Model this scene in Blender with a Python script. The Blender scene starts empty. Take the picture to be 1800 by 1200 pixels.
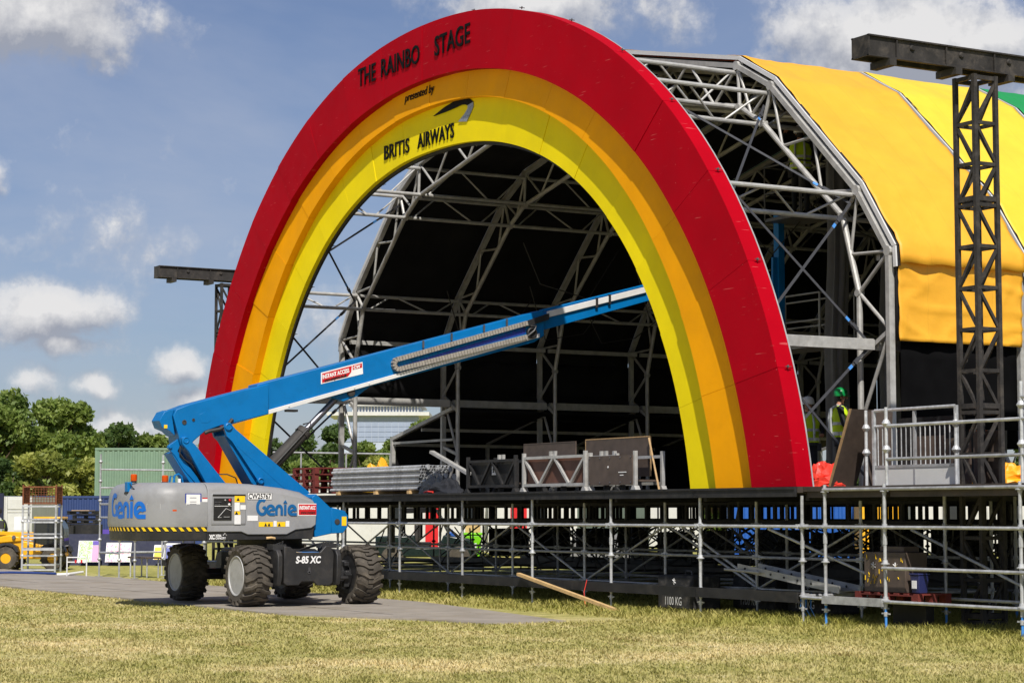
import bpy, bmesh, math, random
import numpy as np
from mathutils import Vector, Matrix, noise as mnoise
R = math.radians
random.seed(7)
SC = bpy.context.scene
COL = SC.collection

# ------------------------------------------------------------------ camera
YAW, PIT, FPX, EYE = R(30.127), R(4.661), 3721.1, 1.6
_s, _c = math.sin(YAW), math.cos(YAW)
FWD = Vector((-_c * math.cos(PIT), _s * math.cos(PIT), math.sin(PIT)))
RGT = Vector((_s, _c, 0))
UPV = RGT.cross(FWD)
cam_d = bpy.data.cameras.new('camera')
cam = bpy.data.objects.new('camera', cam_d)
COL.objects.link(cam)
cam_d.sensor_width = 36.0
cam_d.lens = FPX / 1800 * 36.0
cam_d.clip_start, cam_d.clip_end = 0.5, 5000
cam.matrix_world = Matrix(((RGT.x, UPV.x, -FWD.x, 0), (RGT.y, UPV.y, -FWD.y, 0), (RGT.z, UPV.z, -FWD.z, EYE), (0, 0, 0, 1)))
SC.camera = cam

# ------------------------------------------------------------------ sun, sky, exposure
SUN = Vector((0.60, -0.29, 0.745)).normalized()
sun_d = bpy.data.lights.new('sun', 'SUN')
sun_d.energy = 5.0
sun_d.angle = R(0.55)
sun_d.color = (1.0, 0.945, 0.87)
sun = bpy.data.objects.new('sun', sun_d)
COL.objects.link(sun)
sun.rotation_euler = SUN.to_track_quat('Z', 'Y').to_euler()
SC.view_settings.view_transform = 'Standard'
SC.view_settings.look = 'None'
SC.view_settings.gamma = 1.0
SC.view_settings.use_curve_mapping = False
SC.view_settings.exposure = 0.0

W = bpy.data.worlds.new('World')
SC.world = W
W.use_nodes = True
nt = W.node_tree
nt.nodes.clear()


def link(t, a, b):
    t.links.new(a, b)


def nmath(t, op, a, b=None, c=None, clamp=False):
    n = t.nodes.new('ShaderNodeMath')
    n.operation = op
    n.use_clamp = clamp
    for i, x in enumerate((a, b, c)):
        if x is None:
            continue
        if isinstance(x, (int, float)):
            n.inputs[i].default_value = x
        else:
            t.links.new(x, n.inputs[i])
    return n.outputs[0]


def nvec(t, op, a, b=None):
    n = t.nodes.new('ShaderNodeVectorMath')
    n.operation = op
    for i, x in enumerate((a, b)):
        if x is None:
            continue
        if isinstance(x, (tuple, list, Vector)):
            n.inputs[i].default_value = tuple(x)
        else:
            t.links.new(x, n.inputs[i])
    return n.outputs['Value'] if op in ('DOT_PRODUCT', 'LENGTH') else n.outputs[0]


def nnoise(t, vec, scale, detail=4.0, rough=0.55, out='Fac', dist=0.0):
    n = t.nodes.new('ShaderNodeTexNoise')
    n.inputs['Scale'].default_value = scale
    n.inputs['Detail'].default_value = detail
    n.inputs['Roughness'].default_value = rough
    n.inputs['Distortion'].default_value = dist
    if vec is not None:
        t.links.new(vec, n.inputs['Vector'])
    return n.outputs[out]


def nramp(t, fac, stops, interp='LINEAR'):
    n = t.nodes.new('ShaderNodeValToRGB')
    n.color_ramp.interpolation = interp
    e = n.color_ramp.elements
    while len(e) < len(stops):
        e.new(0.5)
    for el, (p, c) in zip(e, stops):
        el.position = p
        el.color = (c, c, c, 1) if isinstance(c, (int, float)) else (*c, 1)
    t.links.new(fac, n.inputs[0])
    return n.outputs[0]


def nmix(t, fac, a, b, mode='MIX'):
    n = t.nodes.new('ShaderNodeMix')
    n.data_type = 'RGBA'
    n.blend_type = mode
    for idx, x in ((0, fac), (6, a), (7, b)):
        if isinstance(x, (int, float)):
            n.inputs[idx].default_value = x
        elif isinstance(x, (tuple, list)):
            n.inputs[idx].default_value = (*x, 1)
        else:
            t.links.new(x, n.inputs[idx])
    return n.outputs[2]


# cumulus banks of that day: image pixel x and y, half width and half height in pixels, weight
def bank(px, py, hw, hh, w):
    d = (FWD + RGT * ((px - 900) / FPX) + UPV * ((600 - py) / FPX)).normalized()
    return d, hw / FPX, hh / FPX, w


BANKS = [bank(60, 35, 270, 110, 1.25), bank(190, 110, 70, 50, .7), bank(80, 548, 175, 70, 1.35), bank(110, 610, 95, 34, .95),
         bank(325, 645, 62, 40, 1.05), bank(5, 330, 48, 42, .9), bank(157, 674, 42, 28, .8), bank(35, 680, 75, 40, .85),
         bank(960, 0, 300, 80, 1.0), bank(1600, 85, 280, 135, 1.6), bank(1740, 60, 120, 70, 1.2), bank(335, 705, 60, 34, .9), bank(200, 755, 120, 34, .6),
         bank(215, 455, 60, 50, .08), bank(590, 575, 90, 60, .2), bank(1560, 15, 160, 40, .5)]
# the same broken cumulus goes on round the rest of the sky
for i in range(9):
    az, el = R(68 + i * 27 + random.uniform(-6, 6)), R(random.uniform(6, 42))
    d = Vector((-_c, _s, 0)) * math.cos(az) + RGT * math.sin(az)
    d = (d * math.cos(el) + Vector((0, 0, math.sin(el)))).normalized()
    k = random.uniform(.05, .13)
    BANKS.append((d, k * 1.6, k * .6, random.uniform(.8, 1.2)))
grp = bpy.data.node_groups.new('cloud_field', 'ShaderNodeTree')
grp.interface.new_socket('Vector', in_out='INPUT', socket_type='NodeSocketVector')
grp.interface.new_socket('Field', in_out='OUTPUT', socket_type='NodeSocketFloat')
gi = grp.nodes.new('NodeGroupInput')
go = grp.nodes.new('NodeGroupOutput')
wob = nvec(grp, 'SUBTRACT', nnoise(grp, gi.outputs[0], 14, 3, .55, 'Color'), (.5, .5, .5))
wob_n = grp.nodes.new('ShaderNodeVectorMath')
wob_n.operation = 'SCALE'
grp.links.new(wob, wob_n.inputs[0])
wob_n.inputs['Scale'].default_value = .035
gv = nvec(grp, 'ADD', gi.outputs[0], wob_n.outputs[0])
field = None
for d, a, b, w in BANKS:
    t = Vector((0, 0, 1)).cross(d).normalized()
    u = d.cross(t)
    dl = nvec(grp, 'SUBTRACT', gv, d)
    cb = grp.nodes.new('ShaderNodeCombineXYZ')
    for k, ax in enumerate((t / a, u / b, d / a)):
        grp.links.new(nvec(grp, 'DOT_PRODUCT', dl, ax), cb.inputs[k])
    ln = nvec(grp, 'LENGTH', cb.outputs[0])
    v = nmath(grp, 'MULTIPLY_ADD', ln, -w, w)
    field = v if field is None else nmath(grp, 'MAXIMUM', field, v)
field = nmath(grp, 'MAXIMUM', field, -0.7)
fb = nnoise(grp, gi.outputs[0], 34, 6, .62)
field = nmath(grp, 'ADD', field, nmath(grp, 'MULTIPLY_ADD', fb, 2.0, -.95))
grp.links.new(field, go.inputs[0])

tc = nt.nodes.new('ShaderNodeTexCoord')
dirv = tc.outputs['Generated']
g1 = nt.nodes.new('ShaderNodeGroup'); g1.node_tree = grp
g2 = nt.nodes.new('ShaderNodeGroup'); g2.node_tree = grp
link(nt, dirv, g1.inputs[0])
link(nt, nvec(nt, 'ADD', dirv, (0.004, -0.002, 0.009)), g2.inputs[0])
dens = nramp(nt, g1.outputs[0], [(0.0, 0), (0.2, .2), (0.48, .82), (0.85, .98)])
lit = nmath(nt, 'SUBTRACT', g1.outputs[0], g2.outputs[0])
lit = nmath(nt, 'MULTIPLY_ADD', lit, 1.15, 0.46, clamp=True)
cl_col = nmix(nt, lit, (.40, .425, .50), (.93, .92, .92))
sky = nt.nodes.new('ShaderNodeTexSky')
sky.sky_type = 'NISHITA'
sky.sun_disc = False
sky.sun_elevation = math.asin(SUN.z)
sky.sun_rotation = math.atan2(SUN.x, SUN.y)
sky.air_density = 1.0
sky.dust_density = 0.5
sky.ozone_density = 3.5
SKYK = 0.060
sep = nt.nodes.new('ShaderNodeSeparateXYZ')
link(nt, dirv, sep.inputs[0])
# thin high veil everywhere
pl = nvec(nt, 'MULTIPLY', dirv, (1, 1, 3.2))
veil = nramp(nt, nnoise(nt, pl, 2.6, 6, .6, dist=.6), [(.34, .04), (.72, .55)])
skt = nmix(nt, 1.0, sky.outputs[0], (1.08, 1.08, 1.27), 'MULTIPLY')
skc = nmix(nt, veil, skt, (8.2, 8.8, 10.4))
scl = nt.nodes.new('ShaderNodeVectorMath'); scl.operation = 'SCALE'
link(nt, cl_col, scl.inputs[0]); scl.inputs['Scale'].default_value = 0.86 / SKYK
skc = nmix(nt, dens, skc, scl.outputs[0])
bg = nt.nodes.new('ShaderNodeBackground')
bg.inputs['Strength'].default_value = SKYK
link(nt, skc, bg.inputs['Color'])
wo = nt.nodes.new('ShaderNodeOutputWorld')
link(nt, bg.outputs[0], wo.inputs[0])
W.cycles.sampling_method = 'MANUAL'
W.cycles.sample_map_resolution = 256


# ------------------------------------------------------------------ materials
def lin(*c):
    return tuple(((x / 255) / 12.92 if x <= 10.3 else ((x / 255 + .055) / 1.055) ** 2.4) for x in c)


MATS = {}


def mat(name, col, rough=.5, metal=0.0, var=.12, scale=2.0, bump=0.0, bscale=40.0, grime=0.0, gcol=(.10, .085, .065), gscale=1.3, spec=.5, rnd=0.0, trans=0.0, specks=None, seam=None):
    m = bpy.data.materials.new(name)
    m.use_nodes = True
    t = m.node_tree
    b = t.nodes['Principled BSDF']
    tc = t.nodes.new('ShaderNodeTexCoord')
    ob = tc.outputs['Object']
    n1 = nnoise(t, ob, scale, 5, .6)
    c = nmix(t, nramp(t, n1, [(.3, 0), (.7, 1)]), tuple(x * (1 - var) for x in col), tuple(min(1, x * (1 + var)) for x in col))
    if rnd:
        oi = t.nodes.new('ShaderNodeObjectInfo')
        k = nmath(t, 'MULTIPLY_ADD', oi.outputs['Random'], rnd * 2, 1 - rnd)
        cb = t.nodes.new('ShaderNodeCombineColor')
        for i in range(3):
            t.links.new(k, cb.inputs[i])
        c = nmix(t, 1.0, c, cb.outputs[0], 'MULTIPLY')
    if grime:
        g = nramp(t, nnoise(t, ob, gscale, 9, .72, dist=.4), [(.5, 0), (.72, grime)])
        c = nmix(t, g, c, gcol)
    if specks:
        vo = t.nodes.new('ShaderNodeTexVoronoi')
        vo.inputs['Scale'].default_value = 7
        t.links.new(ob, vo.inputs['Vector'])
        k = nmath(t, 'MULTIPLY', nramp(t, vo.outputs['Distance'], [(.045, .8), (.075, 0)]), nramp(t, nnoise(t, ob, 1.1, 3), [(.52, 0), (.6, 1)]))
        c = nmix(t, k, c, specks)
        ln = nramp(t, nnoise(t, nvec(t, 'MULTIPLY', ob, (1.5, 1.5, 24)), 1.6, 2, .4), [(.70, 0), (.73, .35)])
        c = nmix(t, ln, c, specks)
    if seam:
        wv = nmath(t, 'FRACT', nmath(t, 'MULTIPLY', nvec(t, 'DOT_PRODUCT', ob, seam), 1.42))
        c = nmix(t, nramp(t, wv, [(.0, .22), (.018, .22), (.024, 0)]), c, tuple(x * .55 for x in col))
    t.links.new(c, b.inputs['Base Color'])
    r = nmath(t, 'MULTIPLY_ADD', nnoise(t, ob, scale * 4, 4, .6), .3, rough - .15, clamp=True)
    t.links.new(r, b.inputs['Roughness'])
    b.inputs['Metallic'].default_value = metal
    b.inputs['Specular IOR Level'].default_value = spec
    if bump:
        bn = t.nodes.new('ShaderNodeBump')
        bn.inputs['Strength'].default_value = bump
        bn.inputs['Distance'].default_value = .02
        t.links.new(nnoise(t, ob, bscale, 6, .65), bn.inputs['Height'])
        t.links.new(bn.outputs[0], b.inputs['Normal'])
    if trans:
        tr = t.nodes.new('ShaderNodeBsdfTranslucent')
        t.links.new(c, tr.inputs['Color'])
        ms = t.nodes.new('ShaderNodeMixShader')
        ms.inputs[0].default_value = trans
        t.links.new(b.outputs[0], ms.inputs[1])
        t.links.new(tr.outputs[0], ms.inputs[2])
        t.links.new(ms.outputs[0], t.nodes['Material Output'].inputs[0])
    MATS[name] = m
    return m


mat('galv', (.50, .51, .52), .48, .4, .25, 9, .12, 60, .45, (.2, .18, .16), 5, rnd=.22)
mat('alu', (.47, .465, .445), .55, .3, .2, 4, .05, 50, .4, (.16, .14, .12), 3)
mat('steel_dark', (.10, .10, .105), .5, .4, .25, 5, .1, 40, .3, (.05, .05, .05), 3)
mat('black_paint', (.02, .02, .021), .6, .0, .4, 4, .12, 50, .4, (.085, .075, .065), 3.5, spec=.3)
mat('black_cloth', (.010, .010, .011), .8, 0, .4, 1.2, .6, 2.2, spec=.2)
mat('tower_paint', (.034, .031, .029), .6, 0, .4, 4, .15, 50, .6, (.13, .11, .09), 4.5, spec=.3)
mat('deck_ply', (.05, .038, .03), .6, 0, .35, 5, .1, 40, .4, (.13, .10, .08), 2)
mat('red_skin', lin(168, 0, 22), .6, 0, .09, .9, .25, 1.6, .10, lin(120, 2, 16), 2.5, rnd=.05, spec=.06, specks=lin(216, 120, 120))
mat('orange_skin', lin(240, 164, 8), .6, 0, .08, .9, .25, 1.6, .12, lin(190, 120, 8), 2.0, rnd=.03, spec=.08)
mat('yellow_skin', lin(240, 218, 20), .6, 0, .07, .9, .25, 1.6, .12, lin(200, 175, 15), 2.0, rnd=.03, spec=.08)
mat('white_paint', (.70, .70, .69), .5, 0, .06, 3, .03, 40, .25, (.35, .33, .3), 2)
mat('pvc_orange', lin(244, 180, 50), .5, 0, .07, 1.0, .35, 3.2, .22, lin(232, 158, 30), .9, trans=.1, seam=(.0, 1, 0))
mat('pvc_yellow', lin(240, 206, 58), .5, 0, .06, 1.0, .35, 3.2, .15, lin(230, 190, 30), .9, trans=.1, seam=(0, 1, 0))
mat('pvc_green', lin(28, 150, 78), .5, 0, .08, 1.0, .15, 8, trans=.12)
mat('pvc_white', (.66, .66, .66), .45, 0, .06, 3)
mat('fabric_edge', (.34, .34, .35), .8, 0, .2, 3)
mat('facade_hazed', lin(178, 188, 204), .5, 0, .05, .1)  # distance haze put into the wall colour, closer to the sky
mat('facade_glass_hazed', lin(152, 164, 186), .3, .05, .08, .2)  # panes likewise paled towards the sky, haze in the colour
mat('wall_black', (.005, .005, .0055), .95, 0, .3, 2, .2, 4, spec=.03)
mat('store_green', lin(86, 98, 88), .6, 0, .1, 2)
mat('strap', (.045, .047, .055), .8, 0, .2, 20)
mat('strap_blue', lin(70, 140, 215), .7, 0, .1, 20)
mat('lift_blue', lin(0, 108, 174), .42, 0, .08, 1.5, .03, 12, .28, lin(12, 80, 118), 2.6, spec=.3)
mat('lift_grey', lin(144, 145, 147), .45, 0, .07, 1.5, .04, 40, .38, lin(108, 104, 98), 1.8)
mat('lift_black', (.021, .021, .022), .5, 0, .3, 2, .08, 60, .5, (.085, .075, .062), 2.0)
mat('rubber', (.078, .069, .058), .85, 0, .25, 5, .35, 60, .85, (.18, .155, .12), 3, spec=.15)
mat('rim_grey', (.42, .42, .42), .55, .1, .12, 4, .05, 40, .5, (.14, .12, .10), 3)
mat('chrome', (.22, .22, .25), .38, .8, .05, 5)
mat('cyl_black', (.05, .047, .045), .65, 0, .2, 5, .03, 40, .3, (.09, .08, .07), 3, spec=.25)
mat('hose', (.025, .025, .025), .6, 0, .2, 8)
mat('cable_chain', (.36, .33, .29), .6, .2, .2, 12, .1, 60, .4, (.14, .12, .09), 5)
mat('decal_white', (.80, .80, .80), .5, 0, .03, 5)
mat('decal_red', lin(196, 22, 32), .45, 0, .04, 5)
mat('decal_yellow', lin(246, 202, 26), .45, 0, .05, 5)
mat('decal_blue', lin(4, 104, 200), .45, 0, .05, 5)
mat('decal_teal', lin(6, 92, 150), .45, 0, .05, 5)
mat('decal_black', (.012, .012, .012), .5, 0, .1, 5)
mat('decal_navy', lin(40, 60, 150), .45, 0, .05, 5)
mat('beacon_orange', lin(225, 90, 12), .2, 0, .05, 5, trans=.3)
mat('letter_black', (.003, .0035, .003), .6, 0, .2, 6, spec=.12)
mat('letter_grey', (.30, .31, .33), .3, .3, .25, 3)
mat('pallet_red', lin(112, 42, 36), .8, 0, .3, 6, .3, 40, .4, (.07, .04, .03), 3)
mat('wood_new', lin(206, 172, 120), .7, 0, .15, 9, .15, 60, .15, lin(160, 120, 75), 4)
mat('ply_brown', lin(84, 72, 64), .6, 0, .25, 5, .1, 40, .45, lin(45, 38, 34), 2.2)
mat('ply_edge', lin(170, 140, 100), .8, 0, .2, 12)
mat('ply_red', lin(98, 66, 54), .6, 0, .2, 5, .1, 40, .3, lin(45, 34, 30), 2.2)
mat('concrete_black', (.02, .02, .021), .75, 0, .4, 5, .4, 30, .7, (.16, .14, .12), 5)
mat('tarp_red', lin(225, 62, 48), .4, 0, .08, 3, .1, 20)
mat('tarp_orange', lin(245, 168, 30), .45, 0, .1, 3, .1, 20)
mat('mat_grey', lin(152, 145, 135), .75, 0, .15, 1.4, .15, 50, .7, lin(128, 116, 94), .8, spec=.25)
mat('cont_blue', lin(42, 62, 112), .55, 0, .12, 1.5, .05, 30, .35, lin(60, 55, 60), .8)
mat('cont_green', lin(116, 142, 122), .55, 0, .1, 1.5, .05, 30, .35, lin(130, 125, 100), .8)
mat('cont_white', lin(206, 206, 202), .5, 0, .06, 2, .04, 30, .25, lin(150, 145, 135), 1.2)
mat('cont_bright', lin(30, 88, 172), .5, 0, .08, 2)
mat('cont_yellow', lin(235, 175, 35), .5, 0, .08, 2)
mat('navy', lin(24, 30, 58), .7, 0, .15, 3)
mat('purple', lin(92, 70, 170), .6, 0, .1, 3)
mat('jcb_yellow', lin(240, 176, 20), .35, 0, .07, 3, .02, 30, .25, lin(150, 105, 30), 2.5)
mat('glass_dark', (.02, .024, .028), .08, 0, .2, 2, spec=.7)
mat('glass_tower', (.14, .17, .20), .12, .3, .15, .3, spec=.7)
mat('rust', lin(126, 76, 48), .8, .2, .3, 8, .2, 50)
mat('hivis', lin(196, 228, 20), .7, 0, .08, 6)
mat('reflective', (.55, .57, .58), .3, .2, .05, 5)
mat('cloth_navy', (.014, .016, .022), .85, 0, .25, 6)
mat('skin', lin(196, 140, 112), .55, 0, .08, 8)
mat('hair', (.02, .014, .01), .7, 0, .2, 20)
mat('helmet_green', lin(14, 140, 70), .3, 0, .04, 3)
mat('helmet_white', (.72, .72, .72), .3, 0, .04, 3)
mat('bin_green', lin(120, 205, 20), .45, 0, .05, 3)
mat('door_red', lin(205, 28, 36), .45, 0, .05, 3)
mat('rover_green', lin(26, 40, 38), .3, 0, .1, 2)
mat('tub_blue', lin(38, 44, 92), .4, 0, .1, 4)
mat('drape_grey', (.17, .17, .165), .85, 0, .2, 2, .2, 10)
mat('bark', lin(92, 76, 60), .9, 0, .3, 6, .4, 12)
mat('poster_green', lin(196, 216, 196), .5, 0, .0, 3)
mat('cord_blue', lin(36, 60, 120), .6, 0, .1, 10)


def leaf_mat(name, c1, c2, c3):
    m = bpy.data.materials.new(name)
    m.use_nodes = True
    t = m.node_tree
    b = t.nodes['Principled BSDF']
    g = t.nodes.new('ShaderNodeNewGeometry')
    tc = t.nodes.new('ShaderNodeTexCoord')
    c = nmix(t, g.outputs['Random Per Island'], c1, c2)
    c = nmix(t, nramp(t, nnoise(t, tc.outputs['Object'], .55, 3, .5), [(.42, 0), (.66, 1)]), c, c3)
    t.links.new(c, b.inputs['Base Color'])
    b.inputs['Roughness'].default_value = .55
    tr = t.nodes.new('ShaderNodeBsdfTranslucent')
    t.links.new(c, tr.inputs['Color'])
    ms = t.nodes.new('ShaderNodeMixShader')
    ms.inputs[0].default_value = .45
    t.links.new(b.outputs[0], ms.inputs[1])
    t.links.new(tr.outputs[0], ms.inputs[2])
    t.links.new(ms.outputs[0], t.nodes['Material Output'].inputs[0])
    MATS[name] = m


leaf_mat('leaf_mid', lin(116, 140, 58), lin(162, 176, 92), lin(94, 118, 52))
leaf_mat('leaf_dark', lin(74, 100, 46), lin(108, 130, 64), lin(62, 86, 42))
leaf_mat('leaf_light', lin(150, 158, 66), lin(190, 190, 100), lin(112, 128, 52))


def turf(name, blade):
    m = bpy.data.materials.new(name)
    m.use_nodes = True
    t = m.node_tree
    b = t.nodes['Principled BSDF']
    g = t.nodes.new('ShaderNodeNewGeometry')
    pos = g.outputs['Position']
    big = nramp(t, nnoise(t, nvec(t, 'MULTIPLY', pos, (1, 1, 0)), .42, 6, .62), [(.45, 0), (.68, 1)])
    mid = nramp(t, nnoise(t, nvec(t, 'MULTIPLY', pos, (1, 1, 0)), 2.6, 5, .65), [(.38, 0), (.66, 1)])
    green = nmix(t, mid, lin(168, 166, 96), lin(206, 198, 130))
    dry = nmix(t, mid, lin(232, 210, 156), lin(250, 236, 192))
    c = nmix(t, nmath(t, 'MULTIPLY_ADD', big, .75, nmath(t, 'MULTIPLY', mid, .25)), green, dry)
    soil = nramp(t, nnoise(t, nvec(t, 'MULTIPLY', pos, (.5, 1.2, 0)), 1.1, 7, .7), [(.60, 0), (.70, .55)])
    c = nmix(t, soil, c, lin(176, 146, 104))
    # the strip by the stage is longer and greener
    sp = t.nodes.new('ShaderNodeSeparateXYZ')
    t.links.new(pos, sp.inputs[0])
    wv = nmath(t, 'ADD', sp.outputs[1], nmath(t, 'MULTIPLY', nnoise(t, pos, .8, 3), 2.0))
    st = nramp(t, nmath(t, 'MULTIPLY_ADD', wv, .25, -4.15), [(0, 0), (1, 1)])
    c = nmix(t, nmath(t, 'MULTIPLY', st, .8), c, nmix(t, mid, lin(152, 154, 70), lin(202, 194, 108)))
    if blade:
        c = nmix(t, 1.0, c, nramp(t, g.outputs['Random Per Island'], [(0, (.6, .63, .5)), (.5, (1, 1, 1)), (1, (1.0, .98, .9))]), 'MULTIPLY')
        t.links.new(c, b.inputs['Base Color'])
        tr = t.nodes.new('ShaderNodeBsdfTranslucent')
        t.links.new(c, tr.inputs['Color'])
        ms = t.nodes.new('ShaderNodeMixShader')
        ms.inputs[0].default_value = .45
        t.links.new(b.outputs[0], ms.inputs[1])
        t.links.new(tr.outputs[0], ms.inputs[2])
        t.links.new(ms.outputs[0], t.nodes['Material Output'].inputs[0])
    else:
        f = nramp(t, nnoise(t, pos, 22, 8, .7), [(.3, (.48, .46, .4)), (.62, (1, 1, 1))])
        c = nmix(t, 1.0, c, f, 'MULTIPLY')
        t.links.new(c, b.inputs['Base Color'])
        bn = t.nodes.new('ShaderNodeBump')
        bn.inputs['Strength'].default_value = .6
        bn.inputs['Distance'].default_value = .05
        t.links.new(nnoise(t, pos, 30, 8, .7), bn.inputs['Height'])
        t.links.new(bn.outputs[0], b.inputs['Normal'])
    b.inputs['Roughness'].default_value = .85
    b.inputs['Specular IOR Level'].default_value = .2
    MATS[name] = m


turf('turf', False)
turf('grass_blade', True)


# ------------------------------------------------------------------ mesh helpers
ORG = {}


class MB:
    def __init__(s):
        s.v, s.f, s.m = [], [], []

    def add(s, vs, fs, mi=0):
        k = len(s.v)
        s.v += [tuple(v) for v in vs]
        s.f += [tuple(i + k for i in f) for f in fs]
        s.m += [mi] * len(fs)

    def bx(s, x0, x1, y0, y1, z0, z1, mi=0):
        s.add([(x0, y0, z0), (x1, y0, z0), (x1, y1, z0), (x0, y1, z0), (x0, y0, z1), (x1, y0, z1), (x1, y1, z1), (x0, y1, z1)],
              [(0, 3, 2, 1), (4, 5, 6, 7), (0, 1, 5, 4), (1, 2, 6, 5), (2, 3, 7, 6), (3, 0, 4, 7)], mi)

    def frame(s, a, b, up=(0, 0, 1)):
        a, b = Vector(a), Vector(b)
        d = (b - a).normalized()
        u = Vector(up)
        if abs(d.dot(u)) > .98:
            u = Vector((1, 0, 0)) if abs(d.x) < .9 else Vector((0, 1, 0))
        x = d.cross(u).normalized()
        return a, b, d, x, x.cross(d).normalized()

    def bar(s, a, b, w, h=None, mi=0, up=(0, 0, 1)):
        h = h or w
        a, b, d, x, y = s.frame(a, b, up)
        vs = [p + x * (i * w / 2) + y * (j * h / 2) for p in (a, b) for i, j in ((-1, -1), (1, -1), (1, 1), (-1, 1))]
        s.add(vs, [(0, 1, 2, 3), (7, 6, 5, 4), (0, 4, 5, 1), (1, 5, 6, 2), (2, 6, 7, 3), (3, 7, 4, 0)], mi)

    def tube(s, a, b, r, n=8, mi=0, r2=None, cap=True):
        a, b, d, x, y = s.frame(a, b)
        r2 = r if r2 is None else r2
        vs = [p + (x * math.cos(t) + y * math.sin(t)) * q for p, q in ((a, r), (b, r2)) for t in (2 * math.pi * i / n for i in range(n))]
        fs = [(i, i + n, (i + 1) % n + n, (i + 1) % n) for i in range(n)]
        if cap:
            fs += [tuple(range(n)), tuple(range(2 * n - 1, n - 1, -1))]
        s.add(vs, fs, mi)

    def path(s, pts, r, n=6, mi=0, rs=None):
        pts = [Vector(p) for p in pts]
        vs, fs = [], []
        x = None
        for i, p in enumerate(pts):
            d = (pts[min(i + 1, len(pts) - 1)] - pts[max(i - 1, 0)]).normalized()
            if x is None:
                u = Vector((0, 0, 1)) if abs(d.z) < .9 else Vector((1, 0, 0))
                x = d.cross(u).normalized()
            x = (x - d * x.dot(d)).normalized()
            y = d.cross(x)
            q = rs[i] if rs else r
            vs += [p + (x * math.cos(2 * math.pi * k / n) + y * math.sin(2 * math.pi * k / n)) * q for k in range(n)]
        for i in range(len(pts) - 1):
            fs += [(i * n + k, i * n + (k + 1) % n, (i + 1) * n + (k + 1) % n, (i + 1) * n + k) for k in range(n)]
        fs += [tuple(range(n - 1, -1, -1)), tuple(range(len(vs) - n, len(vs)))]
        s.add(vs, fs, mi)

    def prism(s, poly, ax, lo, hi, mi=0):
        def P(a, b, c):
            return {'x': (c, a, b), 'y': (a, c, b), 'z': (a, b, c)}[ax]
        n = len(poly)
        ar = sum(poly[i][0] * poly[(i + 1) % n][1] - poly[(i + 1) % n][0] * poly[i][1] for i in range(n))
        if (ar < 0) != (ax == 'y'):
            poly = poly[::-1]
        vs = [P(a, b, lo) for a, b in poly] + [P(a, b, hi) for a, b in poly]
        fs = [tuple(range(n - 1, -1, -1)), tuple(range(n, 2 * n))] + [(i, (i + 1) % n, (i + 1) % n + n, i + n) for i in range(n)]
        s.add(vs, fs, mi)

    def lathe(s, prof, c, ax='z', n=20, mi=0):
        c = Vector(c)
        vs, fs = [], []
        for r, h in prof:
            for k in range(n):
                t = 2 * math.pi * k / n
                p, q = r * math.cos(t), r * math.sin(t)
                vs.append(c + Vector({'z': (p, q, h), 'y': (q, h, p), 'x': (h, p, q)}[ax]))
        for i in range(len(prof) - 1):
            fs += [(i * n + k, i * n + (k + 1) % n, (i + 1) * n + (k + 1) % n, (i + 1) * n + k) for k in range(n)]
        closed = prof[0] == prof[-1]
        if prof[0][0] > 1e-4 and not closed:
            fs.append(tuple(range(n - 1, -1, -1)))
        if prof[-1][0] > 1e-4 and not closed:
            fs.append(tuple(range((len(prof) - 1) * n, len(prof) * n)))
        s.add(vs, fs, mi)

    def mesh(s, name, mats, o=Vector((0, 0, 0)), smooth=35):
        me = bpy.data.meshes.new(name)
        me.from_pydata([(v[0] - o.x, v[1] - o.y, v[2] - o.z) for v in s.v], [], s.f)
        for m in ([mats] if isinstance(mats, str) else mats):
            me.materials.append(MATS[m])
        if any(s.m):
            me.polygons.foreach_set('material_index', s.m)
        if smooth:
            me.polygons.foreach_set('use_smooth', [True] * len(me.polygons))
            me.set_sharp_from_angle(angle=R(smooth))
        return me

    def build(s, name, mats, parent=None, bevel=0, smooth=35, org=None):
        o = Vector(ORG[parent.name]) if parent else Vector(org or (0, 0, 0))
        me = s.mesh(name, mats, o, smooth)
        ob = bpy.data.objects.new(name, me)
        COL.objects.link(ob)
        ob.parent = parent
        if not parent:
            ob.location = o
        ORG[ob.name] = tuple(o)
        if bevel:
            b = ob.modifiers.new('bevel', 'BEVEL')
            b.width, b.segments, b.limit_method, b.angle_limit = bevel, 2, 'ANGLE', R(40)
        return ob


def tag(o, label, cat=None, group=None, kind=None):
    if label:
        o['label'] = label
    if cat:
        o['category'] = cat
    if group:
        o['group'] = group
    if kind:
        o['kind'] = kind
    return o


def thing(name, label, cat, loc=(0, 0, 0), group=None, rz=0, kind=None):
    o = bpy.data.objects.new(name, None)
    o.empty_display_size = .2
    COL.objects.link(o)
    o.location = loc
    o.rotation_euler.z = rz
    ORG[o.name] = tuple(loc) if not rz else (0, 0, 0)
    if rz:
        ORG[o.name] = (0, 0, 0)
    return tag(o, label, cat, group, kind)


def local(name, label, cat, loc, group=None, rz=0):
    """a thing whose parts are modelled round its own base point"""
    o = thing(name, label, cat, loc, group, rz)
    ORG[o.name] = (0, 0, 0)
    return o


def put(name, me, parent=None, loc=(0, 0, 0), rz=0, rot=None):
    o = bpy.data.objects.new(name, me)
    COL.objects.link(o)
    o.parent = parent
    off = Vector(ORG[parent.name]) if parent else Vector((0, 0, 0))
    o.location = Vector(loc) - off
    o.rotation_euler = rot or (0, 0, rz)
    return o


def copy_tree(o, parent=None, loc=None):
    c = o.copy()
    COL.objects.link(c)
    c.parent = parent
    if loc is not None:
        c.location = loc
    for ch in list(o.children):
        copy_tree(ch, c)
    return c


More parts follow.
